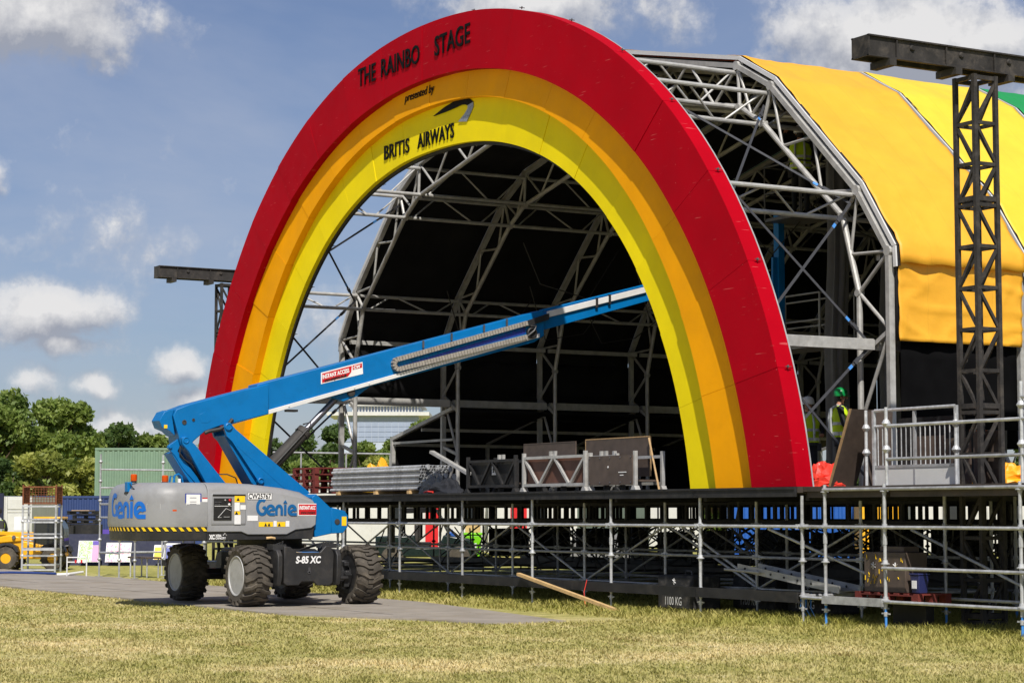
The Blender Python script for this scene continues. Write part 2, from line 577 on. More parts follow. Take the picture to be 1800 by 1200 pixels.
def text_mesh(body, size=1, extrude=0, shear=0, sx=1.0, space=1.0, bold=0.0, fit=None):
    """lettering in local x (along) / z (up), facing -y; fit = width to fill"""
    cu = bpy.data.curves.new('lettering', 'FONT')
    cu.body, cu.size, cu.extrude, cu.shear, cu.space_character, cu.offset = body, size, extrude, shear, space, bold
    cu.resolution_u = 3
    ob = bpy.data.objects.new('lettering', cu)
    COL.objects.link(ob)
    bpy.context.view_layer.update()
    me = bpy.data.meshes.new_from_object(ob.evaluated_get(bpy.context.evaluated_depsgraph_get()))
    bpy.data.objects.remove(ob)
    bpy.data.curves.remove(cu)
    xs = [v.co.x for v in me.vertices]
    x0, w = min(xs), max(xs) - min(xs)
    k = (fit / w) if fit else sx
    M_ = Matrix(((k, 0, 0, -x0 * k), (0, 0, -1, 0), (0, 1, 0, 0), (0, 0, 0, 1)))
    me.transform(M_)
    return me


def lettering(name, body, parent, loc, mat_, size, fit=None, extrude=0.0, axis='x', **kw):
    """axis x: reads along +X, faces -Y. axis y: reads along +Y, faces +X"""
    me = text_mesh(body, size, extrude, fit=fit, **kw)
    me.name = name
    me.materials.clear()
    me.materials.append(MATS[mat_])
    return put(name, me, parent, loc, rz=0 if axis == 'x' else R(90))


def site(u, v, z=0.0):
    """plan position from a point u metres right of and v metres beyond the photographer's spot"""
    return Vector((u * _s - v * _c, u * _c + v * _s, z))


# ------------------------------------------------------------------ ground
gm = MB()
gm.add([(-900, -500, 0), (400, -500, 0), (400, 900, 0), (-900, 900, 0)], [(0, 1, 2, 3)])
ground = tag(gm.build('ground', 'turf'), None, kind='structure')


def blades():
    rng = np.random.default_rng(5)
    N = 330000
    v = 17.0 + 34.0 * rng.random(N) ** 1.55
    u = (rng.random(N) * 2 - 1) * (v * .30 + 1.2)
    x = u * _s - v * _c
    y = u * _c + v * _s
    # keep off the trackway and out of the deep shade under the deck
    jx = rng.normal(0, .07, N)
    on = (y > 13.8 + jx) & (y < 17.9 + jx) & (x < -27.0 - np.maximum(0, (15.3 - y)) * 2.2)
    keep = ~on & (y < 23.5)
    x, y, v = x[keep], y[keep], v[keep]
    n = len(x)
    near = np.clip((y - 17.6) / 1.2, 0, 1)
    patch = np.array([mnoise.noise((a * .7, b * .7, 3.1)) for a, b in zip(x, y)])
    h = (.015 + .024 * rng.random(n)) * (1 + .6 * patch) * (1 + 2.2 * near)
    wdt = (.0045 + .004 * rng.random(n)) * (1 + (v - 17) * .035)
    az = rng.random(n) * 6.283
    ln = h * (.4 + 1.1 * rng.random(n))
    dx, dy = np.cos(az), np.sin(az)
    px, py = -dy * wdt, dx * wdt
    V = np.empty((n, 5, 3), np.float32)
    V[:, 0] = np.c_[x - px, y - py, np.full(n, -.004)]
    V[:, 1] = np.c_[x + px, y + py, np.full(n, -.004)]
    V[:, 2] = np.c_[x + px * .8 + dx * ln * .35, y + py * .8 + dy * ln * .35, h * .6]
    V[:, 3] = np.c_[x - px * .8 + dx * ln * .35, y - py * .8 + dy * ln * .35, h * .6]
    V[:, 4] = np.c_[x + dx * ln, y + dy * ln, h]
    b = np.arange(n)[:, None] * 5
    loops = np.concatenate([b + np.array([[0, 1, 2, 3]]), b + np.array([[3, 2, 4]])], 1).astype(np.int32).ravel()
    me = bpy.data.meshes.new('grass')
    me.vertices.add(n * 5)
    me.vertices.foreach_set('co', V.ravel())
    me.loops.add(len(loops))
    me.loops.foreach_set('vertex_index', loops)
    me.polygons.add(n * 2)
    st = (np.arange(n)[:, None] * 7 + np.array([[0, 4]])).astype(np.int32).ravel()
    me.polygons.foreach_set('loop_start', st)
    me.update(calc_edges=True)
    me.materials.append(MATS['grass_blade'])
    o = bpy.data.objects.new('grass', me)
    COL.objects.link(o)
    tag(o, 'dry yellowing grass covering the field before the stage', 'grass', kind='stuff')


blades()

# trackway of grey panels laid on the grass in front of the stage
tw = thing('trackway', None, None, (-36, 15.8, 0), kind='structure')
tw['label'] = 'grey matting trackway laid over the grass under the lift'
rows = [(13.8, 15.2, -75.0, -30.2), (15.2, 16.6, -76.0, -27.0), (16.6, 18.0, -74.0, -34.0)]
for ri, (y0, y1, xa, xb) in enumerate(rows):
    x = xb
    k = 0
    while x > xa:
        x2 = max(xa, x - 2.9)
        p = MB()
        dz = .028 + .006 * ((k * 7 + ri * 3) % 3)
        g = .006
        if ri == 0 and k == 0:
            p.prism([(x2 + g, y0), (x - 1.0, y0 + .02), (x + 1.6, y1 - .25), (x + 3.2, y1 - g), (x2 + g, y1 - g)], 'z', -.01, dz)
        elif ri == 1 and k == 0:
            p.prism([(x2 + g, y0 + g), (x - .02, y0 + g), (x, y1 - g), (x2 + g, y1 - g)], 'z', -.01, dz)
        elif ri == 2 and k == 0:
            p.prism([(x2 + g, y0 + g), (x + 6.9, y0 + g), (x + 3.6, y1 - .75), (x, y1 - .1), (x2 + g, y1)], 'z', -.01, dz)
        else:
            p.bx(x2 + g, x - g, y0 + g, y1 - g, -.01, dz)
        p.build('panel', 'mat_grey', tw, smooth=0)
        x = x2
        k += 1

# ------------------------------------------------------------------ stage platform on system scaffolding
DK = 2.0
plat = thing('stage_platform', 'long black stage deck raised on grey system scaffolding', 'stage', (-36.83, 19.2, 0))
XS = [-24.66 - 2.57 * k for k in range(11)]
XR = [-24.13, -22.82, -20.17, -17.6, -15.03]
YS = [19.2, 20.29, 22.86, 25.43, 28.0, 30.57, 33.14, 35.71]


def standard(top, plate=True, tape=False):
    m = MB()
    if plate:
        m.bx(-.075, .075, -.075, .075, .012, .022, 0)
        m.tube((0, 0, .02), (0, 0, .36), .018, 8, 1 if tape else 0)
        m.tube((0, 0, .2), (0, 0, .26), .03, 8, 0)
        m.bar((-.085, 0, .24), (.085, 0, .235), .02, .02)
        m.tube((0, 0, .30), (0, 0, top), .0243, 10)
    else:
        m.tube((0, 0, 0), (0, 0, top), .0243, 10)
    z = .42 if plate else .5
    while z < top - .02:
        m.lathe([(.03, -.05), (.032, -.012), (.062, -.008), (.062, .004), (.04, .014), (.034, .05)], (0, 0, z), n=10)
        z += .5
    m.lathe([(.031, -.06), (.031, .06)], (0, 0, top * .55 + .13), n=8)
    return m.mesh('standard', ['galv', 'strap_blue'])


post_me, post_tape = standard(1.87), standard(1.87, tape=True)
tall_tape = standard(2.02, tape=True)


def span(L, r=.0243, axis='x'):
    m = MB()
    e = Vector((1, 0, 0) if axis == 'x' else (0, 1, 0))
    m.tube(e * .05, e * (L - .05), r, 10)
    for p in (e * .03, e * (L - .10)):
        m.bar(p, p + e * .07, .035, .07)
    return m.mesh('ledger', 'galv')


led_x, led_y1, led_y2 = span(2.57), span(1.09, axis='y'), span(2.57, axis='y')


def brace_mesh(dx, dz, r=.021):
    m = MB()
    m.tube((0, 0, 0), (dx, 0, dz), r, 8)
    return m.mesh('brace', 'galv')


br_up, br_dn = brace_mesh(2.5, 1.0), brace_mesh(2.5, -1.0)
for ri, y in enumerate(YS[:3]):
    for k, x in enumerate(XS):
        put('standard', post_me, plat, (x, y, 0))
        if k:
            put('ledger', led_x, plat, (x, y - (.03 if ri == 0 else 0), 1.42))
            if ri:
                put('ledger', led_x, plat, (x, y, .42))
                put('ledger', led_x, plat, (x, y, .92))
        if ri < 2:
            for z in (.42, 1.42):
                put('ledger', led_y1 if ri == 0 else led_y2, plat, (x, y, z))
# dark X bracing of the second row, as in the photograph, bay by bay
for k in range(1, 10):
    x = XS[k]
    for y, up in ((20.33, k % 2), (22.9, 1 - k % 2)):
        m = MB()
        m.tube((x + .05, y, .45 if up else 1.4), (x + 2.5, y, 1.4 if up else .45), .02, 8)
        m.build('brace', 'galv', plat)
# right hand wing
for i, x in enumerate(XR):
    put('standard', tall_tape, plat, (x, 19.2, 0))
    for y in YS[1:3]:
        put('standard', post_tape, plat, (x, y, 0))
for a, b in zip([XS[0]] + XR, XR):
    m = MB()
    m.tube((a, 19.17, 1.42), (b, 19.17, 1.42), .0243, 10)
    m.build('ledger', 'galv', plat)
    if b - a > 1:
        m = MB()
        m.tube((a, 19.17, 1.95), (b, 19.17, 1.95), .0243, 10)
        m.build('ledger', 'galv', plat)
    m = MB()
    if abs(b + 22.82) < .01:
        m.bx(a, b, 19.12, 19.2, .33, .44)
    else:
        m.tube((a, 19.17, .40), (b, 19.17, .40), .0243, 10)
    m.build('ledger', 'galv', plat)
for a, b, z in ((-22.82, -20.17, .86), (-20.17, -17.6, .86), (-22.82, -20.17, .42), (-20.17, -17.6, .42)):
    m = MB()
    m.tube((a, 19.15 if z > .5 else 20.29, z), (b, 19.15 if z > .5 else 20.29, z), .0243, 10)
    m.build('ledger', 'galv', plat)
for a, b in (((-26.0, 19.6, 1.38), (-23.3, 20.2, .42)), ((-23.6, 20.35, 1.38), (-21.0, 20.5, .45)), ((-29.4, 20.35, 1.4), (-27.3, 20.35, .5))):
    m = MB()
    m.tube(a, b, .022, 8)
    m.build('brace', 'galv', plat)
# guard posts rising above the wing deck
for x, y, zt in ((-22.82, 19.25, 3.08), (-24.28, 20.1, 3.12), (-20.17, 19.25, 3.3), (-22.35, 20.1, 3.0), (-17.6, 19.25, 3.3)):
    m = MB()
    m.tube((x, y, DK), (x, y, zt), .0243, 10)
    for z in (2.5, 2.86 if zt < 3.2 else 3.0):
        m.lathe([(.03, -.05), (.062, -.008), (.062, .004), (.034, .05)], (x, y, z), n=10)
    m.build('guard_post', 'galv', plat)
for a, b, z, y in ((-22.82, -20.17, 2.82, 19.25), (-22.82, -20.17, 2.36, 19.25), (-20.17, -17.6, 2.82, 19.25), (-20.17, -17.6, 2.36, 19.25), (-20.17, -17.6, 3.1, 19.25)):
    m = MB()
    m.tube((a, y, z), (b, y, z), .0243, 10)
    m.build('guard_rail', 'galv', plat)
for a, b, z in (((-20.17), -22.4, 2.5),):
    m = MB()
    m.tube((-20.17, 19.25, 2.9), (-22.4, 22.6, 4.3), .035, 8)
    m.build('guard_rail', 'galv', plat)
# rear rows of scaffold, a forest of tubes nobody could count
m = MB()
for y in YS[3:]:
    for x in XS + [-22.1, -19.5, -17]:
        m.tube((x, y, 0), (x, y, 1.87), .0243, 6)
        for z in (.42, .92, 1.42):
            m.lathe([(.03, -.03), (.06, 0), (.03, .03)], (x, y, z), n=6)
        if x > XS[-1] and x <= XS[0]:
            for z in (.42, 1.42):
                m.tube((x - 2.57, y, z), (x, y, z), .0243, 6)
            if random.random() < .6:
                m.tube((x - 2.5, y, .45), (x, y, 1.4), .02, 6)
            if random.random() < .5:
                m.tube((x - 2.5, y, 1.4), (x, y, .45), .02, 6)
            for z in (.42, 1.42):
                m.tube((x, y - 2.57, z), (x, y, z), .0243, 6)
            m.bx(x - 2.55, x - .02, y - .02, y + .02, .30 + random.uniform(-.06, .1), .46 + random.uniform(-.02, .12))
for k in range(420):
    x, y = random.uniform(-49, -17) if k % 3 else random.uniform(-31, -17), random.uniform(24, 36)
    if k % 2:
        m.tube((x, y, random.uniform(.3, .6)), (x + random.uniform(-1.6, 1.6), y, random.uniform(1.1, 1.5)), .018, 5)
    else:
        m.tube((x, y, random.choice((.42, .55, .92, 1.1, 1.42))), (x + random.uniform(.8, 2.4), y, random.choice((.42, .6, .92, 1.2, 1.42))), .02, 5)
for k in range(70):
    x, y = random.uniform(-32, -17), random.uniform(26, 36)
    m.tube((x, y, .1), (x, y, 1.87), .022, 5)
tag(m.build('rear_scaffolding', 'steel_dark', plat), 'dark mass of scaffold tubes under the back of the deck', kind='stuff')  # shade under the deck put into the colour: dark steel, not galvanised
# lattice bearers under the deck: chords with upright webs that frame small openings
for y in (21.6, 24.2, 26.8, 29.4):
    for k in range(1, 11):
        m = MB()
        x = XS[k]
        m.bx(x, x + 2.56, y - .03, y + .03, 1.40, 1.50)
        m.bx(x, x + 2.56, y - .03, y + .03, 1.76, 1.86)
        for j in range(4):
            m.bx(x + j * .64 + .02, x + j * .64 + .08, y - .028, y + .028, 1.50, 1.76)
        m.build('bearer', 'black_paint', plat, smooth=0)
for k in range(11):
    m = MB()
    m.bx(XS[k] - .04, XS[k] + .04, 19.3, 38.0, 1.80, 1.90)
    m.build('joist', 'black_paint', plat, smooth=0)
# dark backdrop sheets added low at far side and back to darken the view
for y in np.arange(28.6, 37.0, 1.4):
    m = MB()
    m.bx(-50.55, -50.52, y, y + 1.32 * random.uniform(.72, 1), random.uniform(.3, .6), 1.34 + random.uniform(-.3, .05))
    m.build('dark_backdrop', 'black_cloth', plat, smooth=0)
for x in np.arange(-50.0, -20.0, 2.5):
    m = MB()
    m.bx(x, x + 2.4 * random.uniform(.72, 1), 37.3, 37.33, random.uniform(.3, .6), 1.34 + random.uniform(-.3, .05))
    m.build('dark_backdrop', 'black_cloth', plat, smooth=0)
# deck boards and front edge
for k in range(len(XS) - 1):
    for j in range(8):
        m = MB()
        m.bx(XS[k + 1] + .004, XS[k] - .004, 19.12 + j * 2.57 * .95, 19.12 + (j + 1) * 2.57 * .95 - .008, 1.915, DK)
        m.build('deck_panel', 'deck_ply', plat, smooth=0)
    m = MB()
    m.bx(XS[k + 1] + .004, XS[k] - .004, 19.07, 19.11, 1.855, 1.998)
    m.bx(XS[k + 1] + .004, XS[k] - .004, 19.05, 19.068, 1.965, 1.996)
    m.build('fascia_board', 'black_paint', plat, smooth=0)
for a, b in zip([XS[0]] + XR[1:], XR[1:]):
    for j in range(4):
        m = MB()
        m.bx(a + .004, b - .004, 19.22 + j * 1.5, 19.22 + (j + 1) * 1.5 - .008, 1.93, DK)
        m.build('deck_panel', 'deck_ply', plat, smooth=0)
    m = MB()
    m.bx(a + .05, b - .05, 19.26, 19.34, 1.84, 1.925)
    m.build('fascia_board', 'deck_ply', plat, smooth=0)
# black channel along the feet of the front row
for k in range(len(XS) - 1):
    m = MB()
    x0, x1 = XS[k + 1] + .005, XS[k] - .005
    m.bx(x0, x1, 19.10, 19.12, .32, .47)
    m.bx(x0, x1, 19.12, 19.17, .45, .47)
    m.bx(x0, x1, 19.12, 19.17, .32, .34)
    m.build('sill_channel', 'black_paint', plat, smooth=0)
    m = MB()
    m.bx(x0, x1, 20.24, 20.28, .30, .42)
    m.build('sill_channel', 'black_paint', plat, smooth=0)

# ------------------------------------------------------------------ rainbow arch
XC = -36.83
arch = thing('rainbow_arch', 'giant rainbow arch of red, orange and yellow panels over the stage front', 'arch', (XC, 19.3, DK))


def ring(a, b, n, t):
    c, s_ = math.cos(t), math.sin(t)
    return a * math.copysign(abs(c) ** (2 / n), c), b * abs(s_) ** (2 / n)


CUR = [(12.066, 11.30, 2.12), (10.98, 10.186, 2.13), (9.79, 9.689, 2.16), (8.86, 8.845, 2.23)]


def curve_pts(cv, N=600):
    a, b, n = cv
    pts = [ring(a, b, n, math.pi * i / N) for i in range(N + 1)]
    pts = [p for p in pts if p[1] >= DK + .004]
    x0 = a * (1 - (DK / b) ** n) ** (1 / n)
    pts = [(x0, DK + .004)] + pts + [(-x0, DK + .004)]
    d = [0]
    for p, q in zip(pts, pts[1:]):
        d.append(d[-1] + math.hypot(q[0] - p[0], q[1] - p[1]))
    L = d[-1]
    return pts, [x / L for x in d]


def sample(cp, f):
    pts, d = cp
    import bisect
    i = min(max(bisect.bisect_left(d, f), 1), len(d) - 1)
    k = (f - d[i - 1]) / max(1e-9, d[i] - d[i - 1])
    return pts[i - 1][0] + (pts[i][0] - pts[i - 1][0]) * k, pts[i - 1][1] + (pts[i][1] - pts[i - 1][1]) * k


CP = [curve_pts(c) for c in CUR]
rng = random.Random(3)
for j, (nm, mt, yf, yb) in enumerate((('red_panel', 'red_skin', 19.30, 19.60), ('orange_panel', 'orange_skin', 19.47, 19.68), ('yellow_panel', 'yellow_skin', 19.64, 19.74))):
    NP = 18
    for i in range(NP):
        f0, f1 = i / NP + .0001, (i + 1) / NP - .0001
        K = 7
        # real panels never sit quite flush
        j0, j1 = rng.uniform(-.008, .008), rng.uniform(-.008, .008)
        vs, fs = [], []
        for k in range(K + 1):
            f = f0 + (f1 - f0) * k / K
            jj = j0 + (j1 - j0) * k / K + .004 * math.sin(k / K * math.pi)
            o_ = sample(CP[j], f)
            i_ = sample(CP[j + 1], f)
            if j:
                # tuck the outer edge behind the band in front
                o_ = (o_[0] * 1.03, o_[1] * 1.03 if o_[1] > DK + .1 else o_[1])
            vs += [(XC + o_[0], yf + jj, o_[1]), (XC + i_[0], yf + jj, i_[1]), (XC + i_[0], yb + (.06 if j < 2 else 0), i_[1]), (XC + o_[0], yb, o_[1])]
        for k in range(K):
            a = k * 4
            for q in range(4):
                fs.append((a + q, a + (q + 1) % 4, a + 4 + (q + 1) % 4, a + 4 + q))
        fs += [(3, 2, 1, 0), (K * 4, K * 4 + 1, K * 4 + 2, K * 4 + 3)]
        fs = [f[::-1] for f in fs]
        p = MB()
        p.add(vs, fs)
        p.build(nm, mt, arch, smooth=25)
# pale fabric edge behind the red rim, dark carcass behind the yellow lip, lacing hooks on the rim
for nm, cp, mt, y0, y1, off in (('back_edge', CP[0], 'fabric_edge', 19.602, 19.625, .004), ('carcass', CP[3], 'black_paint', 19.742, 19.80, .02)):
    for i in range(9):
        vs, fs = [], []
        for k in range(9):
            x, z = sample(cp, (i + k / 8) / 9)
            s1 = 1 + off / 11
            s2 = 1 + (off - .10) / 11
            vs += [(XC + x * s1, y0, z * s1 if z > DK + .1 else z), (XC + x * s2, y0, z * s2 if z > DK + .1 else z), (XC + x * s2, y1, z * s2 if z > DK + .1 else z), (XC + x * s1, y1, z * s1 if z > DK + .1 else z)]
        for k in range(8):
            a = k * 4
            for q in range(4):
                fs.append((a + q, a + 4 + q, a + 4 + (q + 1) % 4, a + (q + 1) % 4))
        p = MB()
        p.add(vs, fs)
        p.build(nm, mt, arch, smooth=25)
for i in range(1, 18):
    for cp, y, r in ((CP[0], 19.46, .035), (CP[3], 19.80, .02)):
        x, z = sample(cp, i / 18)
        p = MB()
        k = 1.004 if cp is CP[0] else .994
        p.lathe([(.012, -.015), (.03, 0), (.012, .015)], (XC + x * k, y, z * k), 'y', 8)
        p.bar((XC + x * k, y - .05, z * k), (XC + x * k, y + .06, z * k), .012, .012)
        p.build('hook', 'steel_dark', arch)
# raised lettering
for body, x, z, size, fit, y, sh in (('THE', -2.86, 10.56, .54, .82, 19.285, 0), ('RAINBO', -1.78, 10.57, .54, 1.70, 19.285, 0), ('STAGE', .56, 10.57, .56, 1.44, 19.285, 0),
                                     ('presented by', -1.06, 9.945, .235, 1.28, 19.46, .25), ('BRITIS', -2.30, 8.955, .42, 1.14, 19.625, 0), ('AIRWAYS', -.80, 8.965, .42, 1.54, 19.625, 0)):
    o = lettering('lettering', body, arch, (XC + x, y, z), 'letter_black', size, fit, extrude=.008 if size > .3 else .004, shear=sh, bold=.004 if size > .3 else .001)
    o['label'] = 'black raised letters reading ' + body
# ribbon emblem above the airline name: a dark ribbon that folds back to a grey tail
sw = MB()
top = [(-.10, 9.52), (.35, 9.62), (.80, 9.675), (1.10, 9.67), (1.38, 9.62), (1.53, 9.53)]
low = [(-.10, 9.515), (.40, 9.52), (.80, 9.535), (1.05, 9.55), (1.22, 9.53), (1.30, 9.50)]
sw.prism([(XC + a, b) for a, b in top + low[::-1]], 'y', 19.612, 19.628, 0)
sw.prism([(XC + a, b) for a, b in [(1.53, 9.53), (1.535, 9.44), (1.46, 9.36), (1.27, 9.19), (.93, 9.24), (1.18, 9.35), (1.31, 9.44), (1.31, 9.50)]], 'y', 19.614, 19.629, 1)
sw.build('emblem', ['letter_black', 'letter_grey'], arch)['label'] = 'dark folded ribbon emblem with grey tail'


# ------------------------------------------------------------------ stage roof
roof = thing('stage_roof', 'vaulted stage roof of aluminium truss frames under orange, yellow and green sheets', 'roof', (XC, 22.5, DK))
OUTR = [(10.3, DK), (10.3, 5.87), (9.52, 6.97), (7.2, 9.14), (6.2, 9.68), (0, 11.05)]
INNR = [(9.53, DK), (9.53, 5.25), (9.12, 6.58), (6.95, 8.50), (6.25, 8.92), (0, 10.25)]
FY = [22.5 + 2.84 * k for k in range(7)]
both = lambda pts: [(-x, z) for x, z in pts] + [(x, z) for x, z in pts[::-1][1:]]
OUT, INN = both(OUTR), both(INNR)


def along(pts, t):
    L = [math.dist(a, b) for a, b in zip(pts, pts[1:])]
    s_ = t * sum(L)
    for (a, b), l in zip(zip(pts, pts[1:]), L):
        if s_ <= l:
            return a[0] + (b[0] - a[0]) * s_ / l, a[1] + (b[1] - a[1]) * s_ / l
        s_ -= l
    return pts[-1]


def frame_meshes():
    o, i, l = MB(), MB(), MB()
    for a, b in zip(OUT, OUT[1:]):
        A, B = (XC + a[0], 0, a[1]), (XC + b[0], 0, b[1])
        o.bar(A, B, .09, .115, 0, up=(0, 1, 0))
    for a in OUT[1:-1]:
        o.lathe([(.085, -.06), (.085, .06)], (XC + a[0], 0, a[1]), 'y', 10)
    for a, b in zip(INN, INN[1:]):
        i.tube((XC + a[0], 0, a[1]), (XC + b[0], 0, b[1]), .052, 10)
    for a in INN[1:-1]:
        i.lathe([(.062, -.06), (.062, .06)], (XC + a[0], 0, a[1]), 'y', 10)
    # web: rungs and diagonals, segment by segment
    for sgn in (-1, 1):
        for k in range(len(OUTR) - 1):
            oa, ob, ia, ib = OUTR[k], OUTR[k + 1], INNR[k], INNR[k + 1]
            n = max(1, round(math.dist(oa, ob) / (1.25 if k == 0 else 1.7)))
            lerp = lambda p, q, t: (p[0] + (q[0] - p[0]) * t, p[1] + (q[1] - p[1]) * t)
            for j in range(n):
                p0, p1 = lerp(oa, ob, j / n), lerp(oa, ob, (j + 1) / n)
                q0, q1 = lerp(ia, ib, j / n), lerp(ia, ib, (j + 1) / n)
                mid = lerp(q0, q1, .5) if k else None
                W3 = lambda p: (XC + sgn * p[0], 0, p[1])
                if k == 0:
                    if j:
                        l.bar(W3(p0), W3(q0), .07, .06, up=(0, 1, 0))
                    if j % 2:
                        l.tube(W3(q0), W3(p1), .032, 8)
                    else:
                        l.tube(W3(p0), W3(q1), .032, 8)
                else:
                    l.tube(W3(p0), W3(mid), .027, 8)
                    l.tube(W3(mid), W3(p1), .027, 8)
                    if j == 0:
                        l.tube(W3(p0), W3(q0), .034, 8)
    return o.mesh('arch_frame', 'alu'), i.mesh('inner_chord', 'alu'), l.mesh('web', 'alu')


fo, fi, fl = frame_meshes()
for y in FY:
    f = put('arch_frame', fo, roof, (0, y, 0))
    ORG[f.name] = (0, 0, 0)
    put('inner_chord', fi, f)
    put('web', fl, f)


# purlin trusses along the roof: top chord, bottom chord, zigzag
def purlin(L, dx, dz):
    c, w = MB(), MB()
    n = max(2, round(L / .95))
    c.tube((0, 0, 0), (0, L, 0), .042, 10)
    c.tube((dx, 0, dz), (dx, L, dz), .042, 10)
    for j in range(n):
        a, b = L * j / n, L * (j + 1) / n
        if j % 2:
            w.tube((0, a + .1, 0), (dx, b - .1, dz), .021, 8)
        else:
            w.tube((dx, a + .1, dz), (0, b - .1, 0), .021, 8)
    return c.mesh('purlin_truss', 'alu'), w.mesh('web', 'alu')


nodes = [(9.42, 6.90, -.30, -.36), (7.08, 9.02, -.22, -.52), (6.15, 9.56, -.05, -.62), (0, 10.95, 0, -.6)]
for x, z, dx, dz in nodes:
    for sgn in ((-1, 1) if x else (1,)):
        for y0, L in [(19.82, 2.66)] + [(y + .06, 2.72) for y in FY[:-1]]:
            key = (round(L, 2), sgn * dx, dz)
            if key not in MATS:
                MATS[key] = purlin(L, sgn * dx, dz)
            c, w = MATS[key]
            o = put('purlin_truss', c, roof, (XC + sgn * x, y0, z))
            ORG[o.name] = (0, 0, 0)
            put('web', w, o)
for sgn in (-1, 1):
    for x, z, w_, h_ in ((9.95, 5.80, .09, .09), (9.9, 4.36, .13, .17)):
        for y0, L in [(19.85, 2.60)] + [(y + .06, 2.72) for y in FY[:-1]]:
            if y0 < 20 and z > 5:
                continue
            m = MB()
            m.bar((XC + sgn * x, y0, z), (XC + sgn * x, y0 + L, z), w_, h_)
            m.bar((XC + sgn * x, y0, z + h_ * .52), (XC + sgn * x, y0 + L, z + h_ * .52), w_ * .6, .02)
            m.build('purlin', 'alu', roof, smooth=0)
# ratchet straps crossing between the arch and the first frame
hook_z = [(9.9, 4.36), (9.42, 6.75), (7.08, 8.8), (6.15, 9.4)]
base_z = (9.8, 2.15)
for sgn in (-1, 1):
    pr = [base_z] + hook_z
    for a, b in zip(pr, pr[1:]):
        if b == hook_z[3]:
            continue
        for p, q in ((a, b), (b, a)):
            if p == base_z and sgn > 0:
                pass
            A = Vector((XC + sgn * (p[0] + (.15 if sgn > 0 else 0)), 19.9, p[1]))
            B = Vector((XC + sgn * q[0], 22.42, q[1]))
            m = MB()
            m.bar(A, B, .045, .012, 0, up=(sgn, 0, .2))
            t = B + (A - B) * .16
            m.bar(t, t + (A - B).normalized() * .09, .05, .016, 1, up=(sgn, 0, .2))
            t = B + (A - B) * .1
            m.bar(t, t + (A - B).normalized() * .14, .06, .05, 0, up=(sgn, 0, .2))
            m.build('strap', ['strap', 'strap_blue'], roof, smooth=0)


# sheets
def offset_line(pts, d):
    out = []
    for i, p in enumerate(pts):
        a = pts[max(0, i - 1)]
        b = pts[min(len(pts) - 1, i + 1)]
        tx, tz = b[0] - a[0], b[1] - a[1]
        l = math.hypot(tx, tz)
        out.append((p[0] - tz / l * d, p[1] + tx / l * d))
    return out


def resample(pts, step):
    r = [pts[0]]
    for a, b in zip(pts, pts[1:]):
        n = max(1, round(math.dist(a, b) / step))
        r += [(a[0] + (b[0] - a[0]) * k / n, a[1] + (b[1] - a[1]) * k / n) for k in range(1, n + 1)]
    return r


def sheet(name, line, y0, y1, mt, amp, seed, th=.006, flare=False, step=.3, ny=14, sag=.03):
    pts = resample(line, step)
    vs, fs = [], []
    n = len(pts)
    for k in range(ny + 1):
        v = k / ny
        y = y0 + (y1 - y0) * v
        for i, (x, z) in enumerate(pts):
            a, b = pts[max(0, i - 1)], pts[min(n - 1, i + 1)]
            tx, tz = b[0] - a[0], b[1] - a[1]
            l = math.hypot(tx, tz)
            nx, nz = -tz / l, tx / l
            edge = min(i, n - 1 - i) * step
            d = amp * (mnoise.noise((x * .9 + seed, y * 1.1, z * .9)) + .5 * mnoise.noise((x * 2.7, y * 2.4 + seed, z * 3.1)))
            d -= sag * math.sin(math.pi * v)
            if amp > .015:
                q1 = 1 - abs(mnoise.noise((y * .55 + seed, z * 2.6 + x * .9, seed * .3)))
                q2 = 1 - abs(mnoise.noise((y * 1.7 - z * .8, z * 1.5 + seed, x * .6)))
                d += amp * (1.1 * q1 ** 9 + .8 * q2 ** 9) * (1 + 1.2 * max(0, 1 - edge / 1.5))
            if flare:
                # loose skirt: hangs off the frame in folds near its hem
                q = max(0, 1 - edge / .8)
                d += q * (.03 + .02 * mnoise.noise((y * 2.6, seed, z * 1.5)))
                zz = -.012 * q * math.sin(y * 9 + seed)
            else:
                zz = 0
            vs.append((XC + x + nx * d, y, z + nz * d + zz))
    for k in range(ny):
        for i in range(n - 1):
            a = k * n + i
            fs.append((a, a + 1, a + n + 1, a + n))
    m = MB()
    m.add(vs, fs)
    o = m.build(name, mt, roof, smooth=60)
    sd = o.modifiers.new('thick', 'SOLIDIFY')
    sd.thickness = th
    sd.offset = 0
    return o


HEM = [(10.3, 5.66)] + OUTR[1:]
cover = offset_line(both(HEM), .165)
lining = offset_line(both([(10.3, 4.4)] + OUTR[1:]), .078)
for k, mt in enumerate(('pvc_orange', 'pvc_yellow', 'pvc_green', 'pvc_green', 'pvc_green', 'pvc_green')):
    sheet('roof_sheet', cover, FY[k] + .07, FY[k + 1] - .06, mt, .0155, 3.7 * k + 1, flare=True, sag=.012, step=.12, ny=34)
    sheet('lining', lining, FY[k] + .05, FY[k + 1] - .05, 'black_cloth', .006, 1.9 * k, step=.6, ny=6, sag=.0)
# white keder rail on each frame
for y in FY:
    m = MB()
    L = offset_line(both([(10.3, 5.6)] + OUTR[1:]), .145)
    for a, b in zip(L, L[1:]):
        m.bar((XC + a[0], y, a[1]), (XC + b[0], y, b[1]), .075, .03, up=(0, 1, 0))
        m.bar((XC + a[0], y + .075, a[1] + .02), (XC + b[0], y + .075, b[1] + .02), .02, .05, 1, up=(0, 1, 0))
    m.build('keder_rail', ['pvc_white', 'black_paint'], roof, smooth=0)
